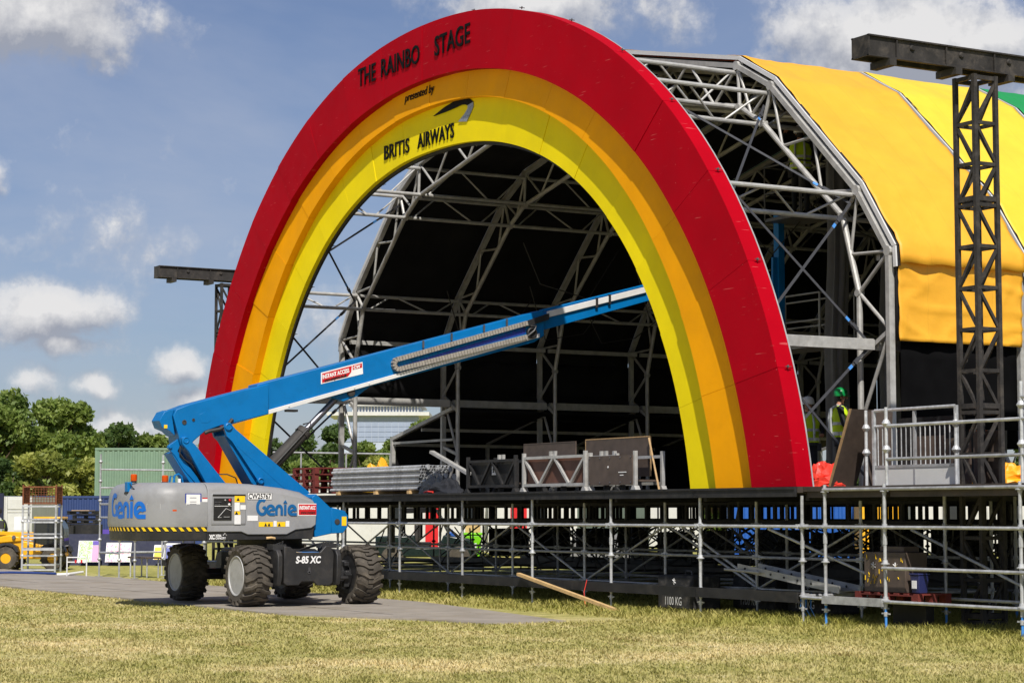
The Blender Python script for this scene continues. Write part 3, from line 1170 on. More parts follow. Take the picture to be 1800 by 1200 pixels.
# hanging side sheets below the eaves and black wall cloth
for k, mt in enumerate(('pvc_orange', 'pvc_yellow')):
    sheet('side_sheet', [(10.40, 5.78), (10.40, 4.40)][::1], FY[k] + .09, FY[k + 1] - .07, mt, .017, 9.1 + k, step=.06, ny=48, sag=0)
sheet('wall_cloth', [(10.3, 4.40), (10.3, 3.0)], FY[0] + .2, FY[1] - .1, 'wall_black', .012, 4, step=.3, ny=18, sag=0)
for k in range(2, 6):
    sheet('wall_cloth', [(10.3, 4.40), (10.3, 2.9)], FY[k] + .1, FY[k + 1] - .1, 'black_cloth', .03, 4 + k, step=.3, ny=8, sag=0)
sheet('wall_cloth', [(-10.35, 4.5), (-10.35, 5.5)], FY[0] + .1, FY[5], 'black_cloth', .02, 11, step=.3, ny=20, sag=0)
# back wall of black cloth, open at the loading door low on one side
m = MB()
yb = FY[-1] - .1
prof = [(XC + x, z) for x, z in both([(10.2, 3.3)] + OUTR[1:])]
m.prism(prof, 'y', yb, yb + .03)
m.bx(XC - 10.2, XC - 5.5, yb + .002, yb + .03, DK, 3.3)
m.build('wall_cloth', 'black_cloth', roof, smooth=0)
# lean-to annex on the far side
m = MB()
m.prism([(XC - 9.7, 4.22), (XC - 13.05, 3.55), (XC - 13.05, 3.50), (XC - 9.7, 4.17)], 'y', 25.35, 39.4)
m.bx(XC - 10.36, XC - 10.33, 25.4, 39.4, 4.0, 4.6)
m.bx(XC - 13.06, XC - 13.02, 25.4, 39.4, 1.95, 3.52)
m.bx(XC - 13.0, XC - 10.4, 33.5, 33.53, 1.95, 3.5)
m.build('annex_cloth', 'black_cloth', roof, smooth=0)
m = MB()
m.bar((XC - 9.7, 25.3, 4.24), (XC - 13.1, 25.3, 3.56), .09, .09)
m.bar((XC - 13.02, 25.3, 3.56), (XC - 13.02, 25.3, .6), .10, .10)
m.bar((XC - 13.02, 25.3, 3.46), (XC - 9.7, 25.3, 3.46), .05, .06)
for k in range(1, 6):
    m.bar((XC - 13.0, 25.3 + 2.84 * k, 3.5), (XC - 10.0, 25.3 + 2.84 * k, 4.15), .08, .08)
    m.bar((XC - 12.98, 25.3 + 2.84 * k, 3.5), (XC - 12.98, 25.3 + 2.84 * k, 2.0), .08, .08)
m.bar((XC - 12.9, 25.3, 3.42), (XC - 12.9, 39.3, 3.42), .06, .08)
m.bar((XC - 11.4, 25.3, 3.76), (XC - 11.4, 39.3, 3.76), .06, .08)
m.build('annex_frame', 'alu', roof, smooth=0)
# inner props and long pale drapes half hidden behind the arch
for x, y, z0, z1, w_ in ((-30.05, 24.3, 2.0, 8.3, .34), (-30.6, 26.0, 2.0, 8.8, .3), (-29.6, 27.6, 2.0, 8.5, .42)):
    m = MB()
    ring_ = []
    n = 26
    vs, fs = [], []
    for zi in range(12):
        z = z0 + (z1 - z0) * zi / 11
        for k in range(n):
            t = 2 * math.pi * k / n
            r = w_ * (.55 + .12 * math.sin(7 * t) + .05 * math.sin(11 * t + zi * .3)) * (1 + .15 * (1 - zi / 11))
            vs.append((x + r * math.cos(t) * .6 + .25 * (zi / 11 - 1) * .6, y + r * math.sin(t) + .03 * math.sin(zi), z))
    for zi in range(11):
        fs += [(zi * n + k, zi * n + (k + 1) % n, (zi + 1) * n + (k + 1) % n, (zi + 1) * n + k) for k in range(n)]
    m.add(vs, fs)
    m.build('drape', 'drape_grey', roof, smooth=60)

for k in range(10):
    x, y = XC + random.uniform(-9, 9), random.uniform(23, 34)
    zt = 9.2 - abs(x - XC) * .28
    m = MB()
    m.path([(x, y, zt), (x + random.uniform(-.3, .3), y + .4, zt - random.uniform(.5, 1.6)), (x + random.uniform(-.6, .6), y + 1.4, zt - random.uniform(.6, 1.4)), (x + random.uniform(-.4, .4), y + 2.6, zt - .05)], .014, 5)
    m.build('hanging_cable', 'hose', roof)

# ------------------------------------------------------------------ two lattice towers with cantilever beams
def tower(label, x, y, w, ztop, beam_y0, beam_y1, grp_='lattice towers either side of the arch', z0=0.0):
    t = thing('lattice_tower', label, 'tower', (x, y, z0), grp_)
    c = [(x - w / 2, y - w / 2), (x + w / 2, y - w / 2), (x + w / 2, y + w / 2), (x - w / 2, y + w / 2)]
    for p in c:
        m = MB()
        m.bar((*p, z0 + .02), (*p, ztop), .062, .062)
        m.build('leg', 'tower_paint', t, smooth=0)
    n = round((ztop - z0) / .62)
    for q in range(4):
        a, b = c[q], c[(q + 1) % 4]
        m = MB()
        for k in range(n):
            za, zb = z0 + .1 + (ztop - z0 - .2) * k / n, z0 + .1 + (ztop - z0 - .2) * (k + 1) / n
            m.bar((*a, za), (*b, za), .04, .05)
            if (k + (q > 1)) % 2 == 0:
                m.bar((*a, za), (*b, zb), .035, .045)
            else:
                m.bar((*b, za), (*a, zb), .035, .045)
            if k % 5 == 0:
                m.bar((*a, za + .09), (*b, za + .09), .045, .07)
        m.bar((*a, ztop - .04), (*b, ztop - .04), .05, .06)
        m.build('lattice', 'tower_paint', t, smooth=0)
    m = MB()
    bw = .30
    zb = ztop + .06
    m.bx(x - bw / 2, x - bw / 2 + .03, beam_y0 + .03, beam_y1, zb, zb + .30)
    m.bx(x + bw / 2 - .03, x + bw / 2, beam_y0 + .03, beam_y1, zb, zb + .30)
    m.bx(x - bw / 2 + .03, x + bw / 2 - .03, beam_y0 + .03, beam_y1, zb + .13, zb + .15)
    for zz in (zb, zb + .28):
        m.bx(x - bw / 2 - .04, x - bw / 2 - .001, beam_y0, beam_y1, zz, zz + .022)
        m.bx(x + bw / 2 + .001, x + bw / 2 + .04, beam_y0, beam_y1, zz, zz + .022)
    m.bx(x - bw / 2 - .03, x + bw / 2 + .03, beam_y0, beam_y0 + .028, zb + .002, zb + .298)
    yy = beam_y0 + .5
    while yy < beam_y1:
        m.bx(x + bw / 2, x + bw / 2 + .03, yy, yy + .02, zb + .03, zb + .27)
        m.lathe([(.02, 0), (.045, .012), (.03, .03)], (x + bw / 2 + .002, yy + .3, zb + .19), 'x', 10)
        yy += .9
    m.build('cantilever_beam', 'tower_paint', t, smooth=0)
    for yy in (beam_y0 + .35, y - w / 2 - .35, y + w / 2 + .25):
        m = MB()
        m.bx(x - bw / 2 - .06, x + bw / 2 + .06, yy, yy + .12, zb - .10, zb - .004)
        m.build('beam_clamp', 'tower_paint', t, smooth=0)
    return t


tower('black lattice tower with cantilever beam beside the orange side sheet', -22.45, 20.66, .39, 7.80, 18.57, 24.2)
tower('distant black lattice tower whose beam juts out left of the arch', -51.25, 21.1, .36, 7.58, 19.2, 23.2)


# ------------------------------------------------------------------ boom lift
lift = thing('boom_lift', 'blue and grey telescopic boom lift on four fat tyres before the arch', 'boom lift', (-35.1, 15.35, 0))


def loft(m, rings, mi=0, cap=True):
    """rings: equal-length closed loops of points"""
    n = len(rings[0])
    vs = [p for r in rings for p in r]
    fs = []
    for i in range(len(rings) - 1):
        fs += [(i * n + k, i * n + (k + 1) % n, (i + 1) * n + (k + 1) % n, (i + 1) * n + k) for k in range(n)]
    if cap:
        fs += [tuple(range(n - 1, -1, -1)), tuple(range((len(rings) - 1) * n, len(rings) * n))]
    m.add(vs, fs, mi)


# tyre with chevron lugs, rim and hub; axis along y, outer side at -y
def wheel_meshes():
    Rr, wd = .485, .225
    t = MB()
    t.lathe([(.335, -wd + .01), (.36, -wd), (.43, -wd - .012), (.47, -wd + .03), (Rr, -wd + .07), (Rr + .004, 0), (Rr, wd - .07), (.47, wd - .03), (.43, wd + .012), (.36, wd), (.335, wd - .01), (.325, 0), (.335, -wd + .01)], (0, 0, 0), 'y', 44)
    N = 19
    for side in (-1, 1):
        for k in range(N):
            t0 = 2 * math.pi * (k + (.5 if side > 0 else 0)) / N
            pts = []
            # plan of one lug (across y, around angle): flat middle, swept shoulder
            lug = [(-.045, .00), (.04, .0), (.13, .10), (wd + .012, .17), (wd + .012, .29), (.12, .205), (.035, .105), (-.045, .105)]
            for rr in (Rr - .02, Rr + .036):
                for y, a in lug:
                    yy = side * y
                    sh = 0 if abs(y) < .2 else .022
                    r = rr - sh
                    pts.append((r * math.sin(t0 + a), yy, r * math.cos(t0 + a)))
            n = len(lug)
            fs = [tuple(range(n)), tuple(range(2 * n - 1, n - 1, -1))] + [(i, i + n, (i + 1) % n + n, (i + 1) % n) for i in range(n)]
            if side < 0:
                fs = [f[::-1] for f in fs]
            t.add(pts, fs)
            # shoulder block running down the sidewall
            pts = []
            for a, r in ((.17, Rr + .012), (.29, Rr + .012), (.27, .425), (.19, .425)):
                for y in (wd - .03, wd + .022):
                    pts.append((r * math.sin(t0 + a), side * y, r * math.cos(t0 + a)))
            fs = [(0, 2, 4, 6), (7, 5, 3, 1), (0, 1, 3, 2), (2, 3, 5, 4), (4, 5, 7, 6), (6, 7, 1, 0)]
            t.add(pts, fs if side > 0 else [f[::-1] for f in fs])
    r = MB()
    r.lathe([(.345, -wd + .012), (.335, -wd - .006), (.315, -wd + .0), (.30, -wd + .03), (.28, -.09), (.16, -.075), (.15, -.115), (.10, -.125), (.095, -.15), (0.0, -.15)], (0, 0, 0), 'y', 36)
    for k in range(9):
        a = 2 * math.pi * k / 9
        r.lathe([(.014, -.10), (.014, -.075)], (.19 * math.sin(a), 0, .19 * math.cos(a)), 'y', 6)
    for k in range(10):
        a = 2 * math.pi * k / 10
        r.lathe([(.011, -.14), (.011, -.12)], (.12 * math.sin(a), 0, .12 * math.cos(a)), 'y', 6)
    i = MB()
    # inner side: drive hub, knuckle, hoses
    i.lathe([(.34, wd - .012), (.33, wd - .05), (.29, .05), (.16, .05), (.16, wd - .02), (.11, wd + .02), (.11, wd + .06), (0, wd + .06)], (0, 0, 0), 'y', 28)
    i.bx(-.09, .09, wd + .0, wd + .12, -.2, .2)
    for k in range(5):
        a = k * .5 - .6
        i.path([(.05 * k - .1, wd + .09, .12), (.08 * k - .16, wd + .12, .2 + .01 * k), (.16 * math.sin(a), wd + .04, .28), (.24 * math.sin(a * 1.3), wd + .02, .18)], .011, 6)
    return t.mesh('tyre', 'rubber', smooth=30), r.mesh('rim', 'rim_grey'), i.mesh('hub', 'lift_black')


ty, ri_, hb = wheel_meshes()
AX_F, AX_R, WY0, WY1, WR = -33.66, -36.50, 14.33, 16.42, .52
for x in (AX_F, AX_R):
    for y, flip in ((WY0, 0), (WY1, 1)):
        w = bpy.data.objects.new('wheel', ty)
        COL.objects.link(w)
        w.parent = lift
        w.location = Vector((x, y, WR + .035)) - Vector(lift.location)
        w.rotation_euler = (0, .3 * (x + y), math.pi if flip else 0)
        ORG[w.name] = (0, 0, 0)
        put('rim', ri_, w)
        put('hub', hb, w)

# chassis: box frame, axle boxes, knuckles
m = MB()
m.prism([(-36.75, .62), (-36.45, .42), (-33.9, .42), (-33.5, .60), (-33.5, .86), (-34.0, 1.0), (-36.4, 1.0), (-36.75, .86)], 'y', 15.0, 15.75)
m.bx(-35.9, -34.3, 14.75, 16.0, .55, .95)
m.build('chassis_frame', 'lift_black', lift, bevel=.02)
for x in (AX_F, AX_R):
    m = MB()
    m.bx(x - .12, x + .12, 14.62, 16.12, .42, .62)
    for y, d in ((14.62, 1), (16.12, -1)):
        m.tube((x, y, .30), (x, y, .80), .085, 12)
        m.tube((x, y, .54), (x, y - d * .12, .54), .13, 14)
        m.bx(x - .16, x + .16, y - .05, y + .05, .34, .42)
        m.bx(x - .16, x + .16, y - .05, y + .05, .70, .78)
        m.tube((x + .2, y, .5), (x + .2, (y + 15.37) / 2, .5), .035, 8)
    m.build('axle', 'lift_black', lift, bevel=.012)
# front end plate with its cut-out, as the photograph shows it
m = MB()
prof = [(14.75, .44), (14.80, .40), (15.02, .40), (15.08, .46), (15.30, .46), (15.37, .39), (15.60, .39), (15.66, .44), (15.68, .92), (15.62, 1.06), (15.52, 1.06), (15.42, .955), (14.98, .955), (14.86, 1.05), (14.75, 1.06)]
m.prism(prof, 'x', -33.16, -33.10)
m.bx(-33.62, -33.16, 14.78, 14.83, .42, 1.02)
m.bx(-33.62, -33.16, 15.60, 15.65, .42, 1.02)
m.bx(-33.62, -33.16, 14.84, 15.59, .90, .94)
m.build('front_plate', 'lift_black', lift, bevel=.012)
for y in (14.66, 15.76):
    m = MB()
    m.prism([(-33.64, .36), (-33.12, .40), (-33.06, .55), (-33.06, .90), (-33.14, 1.0), (-33.64, 1.02)], 'y', y - .045, y + .045)
    m.build('knuckle_plate', 'lift_black', lift, bevel=.015)
m = MB()
m.lathe([(.03, 0), (.03, .012), (.018, .014), (.018, .0)], (-33.10, 15.21, .62), 'x', 12)
m.bx(-33.098, -33.085, 15.19, 15.23, .63, .70)
m.build('tow_eye', 'steel_dark', lift)
o = lettering('model_lettering', 'S-85 XC', lift, (-33.094, 14.96, .775), 'decal_white', .16, .47, axis='y', bold=.006, shear=.15)
o['label'] = 'white lettering S-85 XC'
# hoses and fittings above the front axle
m = MB()
for k in range(4):
    m.path([(-33.35, 14.62 + .05 * k, .95), (-33.3, 14.66 + .05 * k, 1.08 + .02 * k), (-33.5, 14.85, 1.10), (-33.9, 14.95, .98)], .014, 6)
    m.path([(-33.3, 15.5 + .07 * k, 1.02), (-33.35, 15.6 + .06 * k, 1.11), (-33.6, 15.55 + .04 * k, 1.08), (-33.9, 15.4, .98)], .014, 6)
m.bx(-33.5, -33.25, 14.6, 14.85, 1.0, 1.09)
m.bx(-33.55, -33.3, 15.55, 15.82, 1.02, 1.1)
m.build('hoses', 'hose', lift)['kind'] = 'stuff'
m = MB()
m.bx(-33.58, -33.18, 14.9, 15.12, .945, .955, 0)
m.bx(-33.58, -33.18, 15.14, 15.5, .945, .955, 1)
m.build('deck_label', ['decal_yellow', 'strap_blue'], lift, smooth=0)
m = MB()
m.bx(-34.6, -34.45, 14.93, 15.0, .70, .79)
m.build('warning_tab', 'decal_yellow', lift, smooth=0)
m = MB()
m.lathe([(.62, 1.0), (.62, 1.06), (.58, 1.06), (.58, 1.16)], (-35.1, 15.35, 0), 'z', 32)
m.build('slew_ring', 'lift_black', lift)

# turntable: plan outline of the rounded counterweight tail
XN, XF = -33.90, -36.30


def plan(inset=0.0, y_front=13.672):
    pts = [(XN - inset, y_front)]
    for k in range(25):
        a = math.pi * k / 24
        c, q = math.cos(a), math.sin(a)
        pts.append((-35.1 + (1.2 - inset) * math.copysign(abs(c) ** (2 / 2.4), c), 13.3 - (.82 - inset) * abs(q) ** (2 / 2.4)))
    pts.append((XF + inset, y_front))
    return pts


m = MB()
loft(m, [[(x, y, z) for x, y in plan(i)][::-1] for i, z in ((.0, 1.385), (-.012, 1.44), (0, 1.80), (.012, 1.93), (.05, 2.03), (.13, 2.105), (.26, 2.14))])
m.build('counterweight', 'lift_grey', lift, smooth=50)
m = MB()
loft(m, [[(x, y, z) for x, y in plan(i)][::-1] for i, z in ((.06, 1.15), (.03, 1.165), (.012, 1.383))])
m.build('skirt', 'lift_black', lift, smooth=50)


def wrap(u, z, off=.0):
    """u metres back from the counterweight's front seam along its near side and round the tail"""
    P = plan()
    for p, q in zip(P, P[1:]):
        l = math.dist(p, q)
        if u <= l:
            t = u / l
            nx, ny = (p[1] - q[1]) / l, (q[0] - p[0]) / l
            return (p[0] + (q[0] - p[0]) * t + nx * off, p[1] + (q[1] - p[1]) * t + ny * off, z)
        u -= l
    return (*P[-1], z)


m = MB()
u = .0
while u < 2.45:
    q = [wrap(u + .06, 1.315, -.004), wrap(u + .0, 1.315, -.004), wrap(u + .055, 1.379, -.004), wrap(u + .115, 1.379, -.004)]
    m.add(q, [(0, 1, 2, 3)], 0)
    u += .135
ob = m.build('hazard_stripes', 'decal_yellow', lift, smooth=0)

# side covers ahead of the seam, near and far
side = [(13.676, 1.30, 0), (14.30, 1.30, 0), (14.42, 1.25, 0), (15.15, 1.25, 0), (15.32, 1.33, 0), (15.62, 1.36, 0), (15.705, 1.42, 0), (15.72, 1.75, .02), (15.66, 1.87, .05), (15.45, 1.985, .09), (15.1, 2.055, .10), (14.5, 2.12, .11), (13.95, 2.14, .11), (13.676, 2.14, .11)]
for nm, x0, x1, x2 in (('near', -34.50, -34.07, -33.905), ('far', -35.70, -36.13, -36.295)):
    m = MB()
    r0 = [(x0, y, z) for y, z, d in side]
    r1 = [(x1, y, z) for y, z, d in side]
    rm = [(x2 + (x1 - x2) * .35, y, z - d * .45) for y, z, d in side]
    r2 = [(x2, y, z - d * 1.15) for y, z, d in side]
    rings = [r0, r1, rm, r2]
    if nm == 'far':
        rings = [r[::-1] for r in rings]
    loft(m, rings)
    m.build('side_cover', 'lift_grey', lift, bevel=.012, smooth=40)
    m = MB()
    xx = sorted((x0, x2 - .03 if nm == 'near' else x2 + .03))
    m.prism([(13.68, 1.15), (15.66, 1.17), (15.70, 1.45), (15.6, 1.5), (13.68, 1.45)], 'x', *xx)
    m.build('skirt', 'lift_black', lift, bevel=.01)
m = MB()
m.bx(-35.69, -34.51, 13.68, 15.6, 1.16, 1.45)
m.build('turntable_deck', 'lift_black', lift, smooth=0)
# blue nose plates of the turntable
for x in (-34.86, -35.40):
    m = MB()
    m.prism([(15.25, 1.30), (15.72, 1.96), (15.95, 1.80), (16.16, 1.70), (16.36, 1.66), (16.40, 1.60), (16.42, 1.40), (16.34, 1.28), (15.72, 1.21), (15.3, 1.2)], 'x', x, x + .06)
    m.lathe([(.055, 0), (.055, .075), (.035, .078), (.035, .06)], (x - .002, 16.22, 1.49), 'x', 16)
    m.build('nose_plate', 'lift_blue', lift, bevel=.008)
m = MB()
m.prism([(15.66, 1.90), (15.74, 1.955), (16.04, 1.70), (16.04, 1.26), (15.72, 1.20)], 'x', -34.80, -33.98)
m.prism([(16.04, 1.72), (16.30, 1.66), (16.36, 1.58), (16.36, 1.38), (16.27, 1.27), (16.04, 1.26)], 'x', -34.10, -33.98)
m.build('nose_box', 'lift_blue', lift, bevel=.01)
m = MB()
m.lathe([(.05, 0), (.05, .012), (.034, .014)], (-33.98, 16.15, 1.47), 'x', 16)
m.build('pin', 'cyl_black', lift)
m = MB()
m.bx(-33.98, -33.974, 16.24, 16.33, 1.40, 1.56)
m.build('warning_tab', 'decal_yellow', lift, smooth=0)

# decals on the near side, placed by image pixels mapped onto the side plane
sy = lambda p: 13.672 + (p - 365) / 93.8
sz = lambda q: 1.6 + (903.4 - q) / 103.5
XD = -33.905


def decal(name, p0, q0, p1, q1, mt, lift_off=.004, parent=lift):
    d = MB()
    y0, y1, z0, z1 = sy(p0), sy(p1), sz(q1), sz(q0)
    d.add([(XD + lift_off, y0, z0), (XD + lift_off, y1, z0), (XD + lift_off, y1, z1), (XD + lift_off, y0, z1)], [(0, 1, 2, 3)])
    return d.build(name, mt, parent, smooth=0)


def on_side(name, body, p0, q1, fit, size, mt, off=.006, **kw):
    return lettering(name, body, lift, (XD + off, sy(p0), sz(q1)), mt, size, fit, axis='y', **kw)


decal('notice', 327, 867, 354.5, 890, 'decal_navy')
decal('notice', 329, 868.5, 352.5, 888.5, 'decal_white', .006)
for q in (874, 881, 885):
    decal('notice_line', 335, q, 346, q + 1.1, 'letter_grey', .008)
decal('label_plate', 356, 874, 365, 896, 'decal_white')
decal('label_plate', 356, 874, 365, 876, 'decal_red', .006)
decal('label_plate', 352, 897, 364.5, 907.5, 'decal_white')
# control station
m = MB()
m.prism([(sy(371.5), sz(922)), (sy(431), sz(922)), (sy(432), sz(869)), (sy(430), sz(867)), (sy(373), sz(867)), (sy(371.5), sz(869))], 'x', XD - .02, XD + .012)
m.build('control_frame', 'lift_grey', lift, bevel=.012)
decal('control_recess', 373.5, 868.5, 430, 919, 'lift_grey', .014)
decal('control_recess_top', 373.5, 868, 430, 872, 'decal_black', .016)
m = MB()
m.bx(XD + .012, XD + .03, sy(375), sy(406), sz(913.5), sz(875))
m.build('control_panel', 'decal_black', lift, bevel=.006)
for p, q, r, mt in ((402, 878.5, .022, 'decal_red'), (401, 886, .02, 'decal_white'), (394, 878.5, .014, 'rim_grey')):
    m = MB()
    m.lathe([(r, 0), (r, .02), (r * .6, .025)], (XD + .03, sy(p), sz(q)), 'x', 12)
    m.build('control_knob', mt, lift)
for k in range(9):
    m = MB()
    m.lathe([(.008, 0), (.008, .012)], (XD + .03, sy(377 + 2.4 * (k % 5)), sz(882 + 4 * (k // 5))), 'x', 8)
    m.build('toggle', 'chrome', lift)
m = MB()
for a, b in (((382, 909), (396, 893)), ((396, 893), (404, 897)), ((382, 909), (388, 909)), ((392, 908), (402, 908))):
    m.bar((XD + .032, sy(a[0]), sz(a[1])), (XD + .032, sy(b[0]), sz(b[1])), .004, .014, up=(1, 0, 0))
m.build('panel_drawing', 'decal_white', lift, smooth=0)
decal('panel_line', 376, 888.5, 405, 889.3, 'decal_white', .032)
decal('warning_label', 411, 871, 429, 882, 'decal_yellow', .018)
decal('instruction_label', 411, 882.5, 420, 897.5, 'decal_white', .018)
decal('warning_label', 411, 898, 421, 904, 'decal_yellow', .018)
decal('instruction_label', 411, 904.5, 422, 921, 'decal_white', .018)
decal('instruction_label', 421, 887, 430.5, 895, 'decal_white', .018)
for p, q in ((417, 876.5), (414.5, 901)):
    m = MB()
    m.prism([(sy(p - 3), sz(q + 3)), (sy(p + 3), sz(q + 3)), (sy(p), sz(q - 3))], 'x', XD + .019, XD + .021)
    m.build('warning_sign', 'decal_black', lift, smooth=0)
decal('label_plate', 434, 905.5, 452.5, 915, 'decal_white')
decal('number_plate', 433.5, 865, 477, 877.5, 'decal_black')
decal('number_plate', 434.2, 865.7, 476.3, 876.8, 'decal_white', .006)
on_side('number_lettering', 'CW25767', 435.5, 875.6, .42, .125, 'decal_black', .009, bold=.003)
for a, b, mt in ((454, 466, 'decal_yellow'), (466.5, 479, 'decal_yellow'), (480, 485.5, 'decal_white'), (486, 501, 'decal_yellow'), (501.5, 508, 'decal_white')):
    decal('warning_strip', a, 917 if b - a > 8 else 915, b, 925.5, mt)
for p in (466, 472, 490):
    m = MB()
    m.prism([(sy(p - 2.5), sz(924.5)), (sy(p + 2.5), sz(924.5)), (sy(p), sz(918.5))], 'x', XD + .006, XD + .008)
    m.build('warning_sign', 'decal_black', lift, smooth=0)
decal('hire_board', 523, 884, 556, 906, 'decal_white')
decal('hire_board', 524.5, 885.5, 556, 904.5, 'decal_red', .006)
on_side('hire_lettering', 'INSTANT ACC', 525.5, 894.5, .31, .085, 'decal_white', .009, shear=.2, bold=.004)
on_side('hire_lettering', 'www.cwplant', 528, 902.5, .28, .075, 'decal_black', .009, shear=.2, bold=.002)
on_side('capacity_lettering', 'XC', 369.5, 947, .105, .105, 'decal_white', -.026, bold=.006)
on_side('capacity_lettering', 'XTRA', 380.5, 943, .11, .055, 'decal_white', -.026, bold=.003)
on_side('capacity_lettering', 'CAPACITY', 380.5, 947.3, .19, .048, 'decal_white', -.026, bold=.002)
m = MB()
m.bar((XD - .024, sy(393.5), sz(941)), (XD - .024, sy(396.5), sz(936.5)), .003, .018, up=(1, 0, 0))
m.bar((XD - .024, sy(399.5), sz(941)), (XD - .024, sy(396.5), sz(936.5)), .003, .018, up=(1, 0, 0))
m.build('capacity_mark', 'decal_white', lift, smooth=0)
m = MB()
m.path([(XD - .01, sy(468), sz(946)), (XD + .01, sy(476), sz(945.2)), (XD - .01, sy(483), sz(946.5))], .022, 8)
m.build('lashing_ring', 'wood_new', lift)


# maker's lettering from rounded strokes
def ribbon(pts, w):
    L, Rr = [], []
    for i, p in enumerate(pts):
        a, b = pts[max(0, i - 1)], pts[min(len(pts) - 1, i + 1)]
        dx, dz = b[0] - a[0], b[1] - a[1]
        l = math.hypot(dx, dz) or 1
        nx, nz = -dz / l * w / 2, dx / l * w / 2
        L.append((p[0] + nx, p[1] + nz))
        Rr.append((p[0] - nx, p[1] - nz))
    return [(L[i], L[i + 1], Rr[i + 1], Rr[i]) for i in range(len(pts) - 1)]


def arc(cx, cz, rx, rz, a0, a1, n=16):
    return [(cx + rx * math.cos(R(a0 + (a1 - a0) * k / n)), cz + rz * math.sin(R(a0 + (a1 - a0) * k / n))) for k in range(n + 1)]


def genie():
    q = []
    w = .185
    q += ribbon(arc(.42, .52, .34, .46, 55, 310, 22), w * 1.1)
    q += ribbon([(.62, .10), (.66, .40), (.60, .50)], w)
    q += ribbon([(.46, .42), (.54, .52), (.66, .53)], w * .8)
    q += ribbon(arc(1.02, .34, .25, .28, -10, 175, 12) + arc(1.02, .34, .25, .28, 175, 275, 8), w)
    q += ribbon([(1.02, .06), (1.32, .06)], w)
    q += ribbon([(.86, .22), (1.06, .36), (1.26, .32)], w * .8)
    q += ribbon([(1.43, 0), (1.43, .36)] + arc(1.62, .36, .19, .26, 180, 0, 12) + [(1.81, 0)], w)
    q += ribbon([(2.06, 0), (2.06, .70)], w)
    q.append(((1.90, .78), (2.22, .78), (2.06, 1.0), (2.06, 1.0)))
    q += ribbon(arc(2.56, .34, .25, .28, -10, 175, 12) + arc(2.56, .34, .25, .28, 175, 275, 8), w)
    q += ribbon([(2.56, .06), (2.90, .06)], w)
    q += ribbon([(2.40, .22), (2.60, .36), (2.80, .32)], w * .8)
    return q


LOGO_U, LOGO_K = 2.26, .405
for nm, mt, fn in (('maker_lettering', 'decal_blue', lambda x, z, o: wrap(LOGO_U - x * LOGO_K, 1.535 + z * .40, .006 + o)), ('maker_lettering', 'decal_teal', lambda x, z, o: (XD + .005 + o, sy(449.5) + x * .262, sz(905) + z * .265))):
    m = MB()
    for i, f in enumerate(genie()):
        pts = [fn(x, z, .00012 * i) for x, z in f]
        if pts[2] == pts[3]:
            pts = pts[:3]
        m.add(pts, [tuple(range(len(pts)))])
    o = m.build(nm, mt, lift, smooth=0)
    o['label'] = 'blue maker lettering Genie'

# tail fittings: two amber beacons, blue bracket, lifting eye
for x, y, z in ((-34.75, 12.66, 2.14), (-35.0, 13.32, 2.13)):
    m = MB()
    m.lathe([(.05, 0), (.05, .03)], (x, y, z), 'z', 14, 1)
    m.lathe([(.052, .03), (.056, .05), (.056, .13), (.045, .145), (0, .145)], (x, y, z), 'z', 14, 0)
    m.build('beacon', ['beacon_orange', 'lift_black'], lift)
m = MB()
m.bx(-34.80, -34.66, 12.515, 12.60, 1.98, 2.15, 0)
m.bx(-34.79, -34.67, 12.50, 12.58, 1.95, 1.978, 1)
m.build('light_bracket', ['lift_blue', 'lift_black'], lift, bevel=.006)
m = MB()
m.path([(-35.0, 13.40, 2.13), (-35.0, 13.42, 2.26), (-35.0, 13.48, 2.26), (-35.0, 13.50, 2.13)], .018, 6)
m.path([(-34.5, 13.28, 2.12), (-34.5, 13.31, 2.27), (-34.5, 13.38, 2.29), (-34.5, 13.43, 2.25), (-34.5, 13.46, 2.12)], .018, 6)
m.bx(-35.08, -34.92, 13.22, 13.5, 2.125, 2.15)
m.build('lifting_eye', 'lift_blue', lift)
m = MB()
m.bx(-34.5, -34.46, 13.36, 13.40, 2.13, 2.21)
m.build('level_sight', 'decal_white', lift, smooth=0)
m = MB()
m.path([(-34.66, 12.56, 2.12), (-34.6, 12.56, 2.08), (-34.55, 12.58, 2.04), (-34.5, 12.62, 2.0)], .009, 6)
m.build('beacon_cable', 'hose', lift)
m = MB()
for u0, u1, z0, z1 in ((.82, 1.08, 1.77, 1.776), (.82, .826, 1.58, 1.77), (1.074, 1.08, 1.58, 1.77)):
    m.add([wrap(u1, z0, .004), wrap(u0, z0, .004), wrap(u0, z1, .004), wrap(u1, z1, .004)], [(0, 1, 2, 3)])
m.build('hatch_line', 'rim_grey', lift, smooth=0)
m = MB()
m.add([wrap(.62, 1.65, .006), wrap(.55, 1.65, .006), wrap(.55, 1.68, .006), wrap(.62, 1.68, .006)], [(0, 1, 2, 3)])
m.build('side_marker', 'beacon_orange', lift, smooth=0)

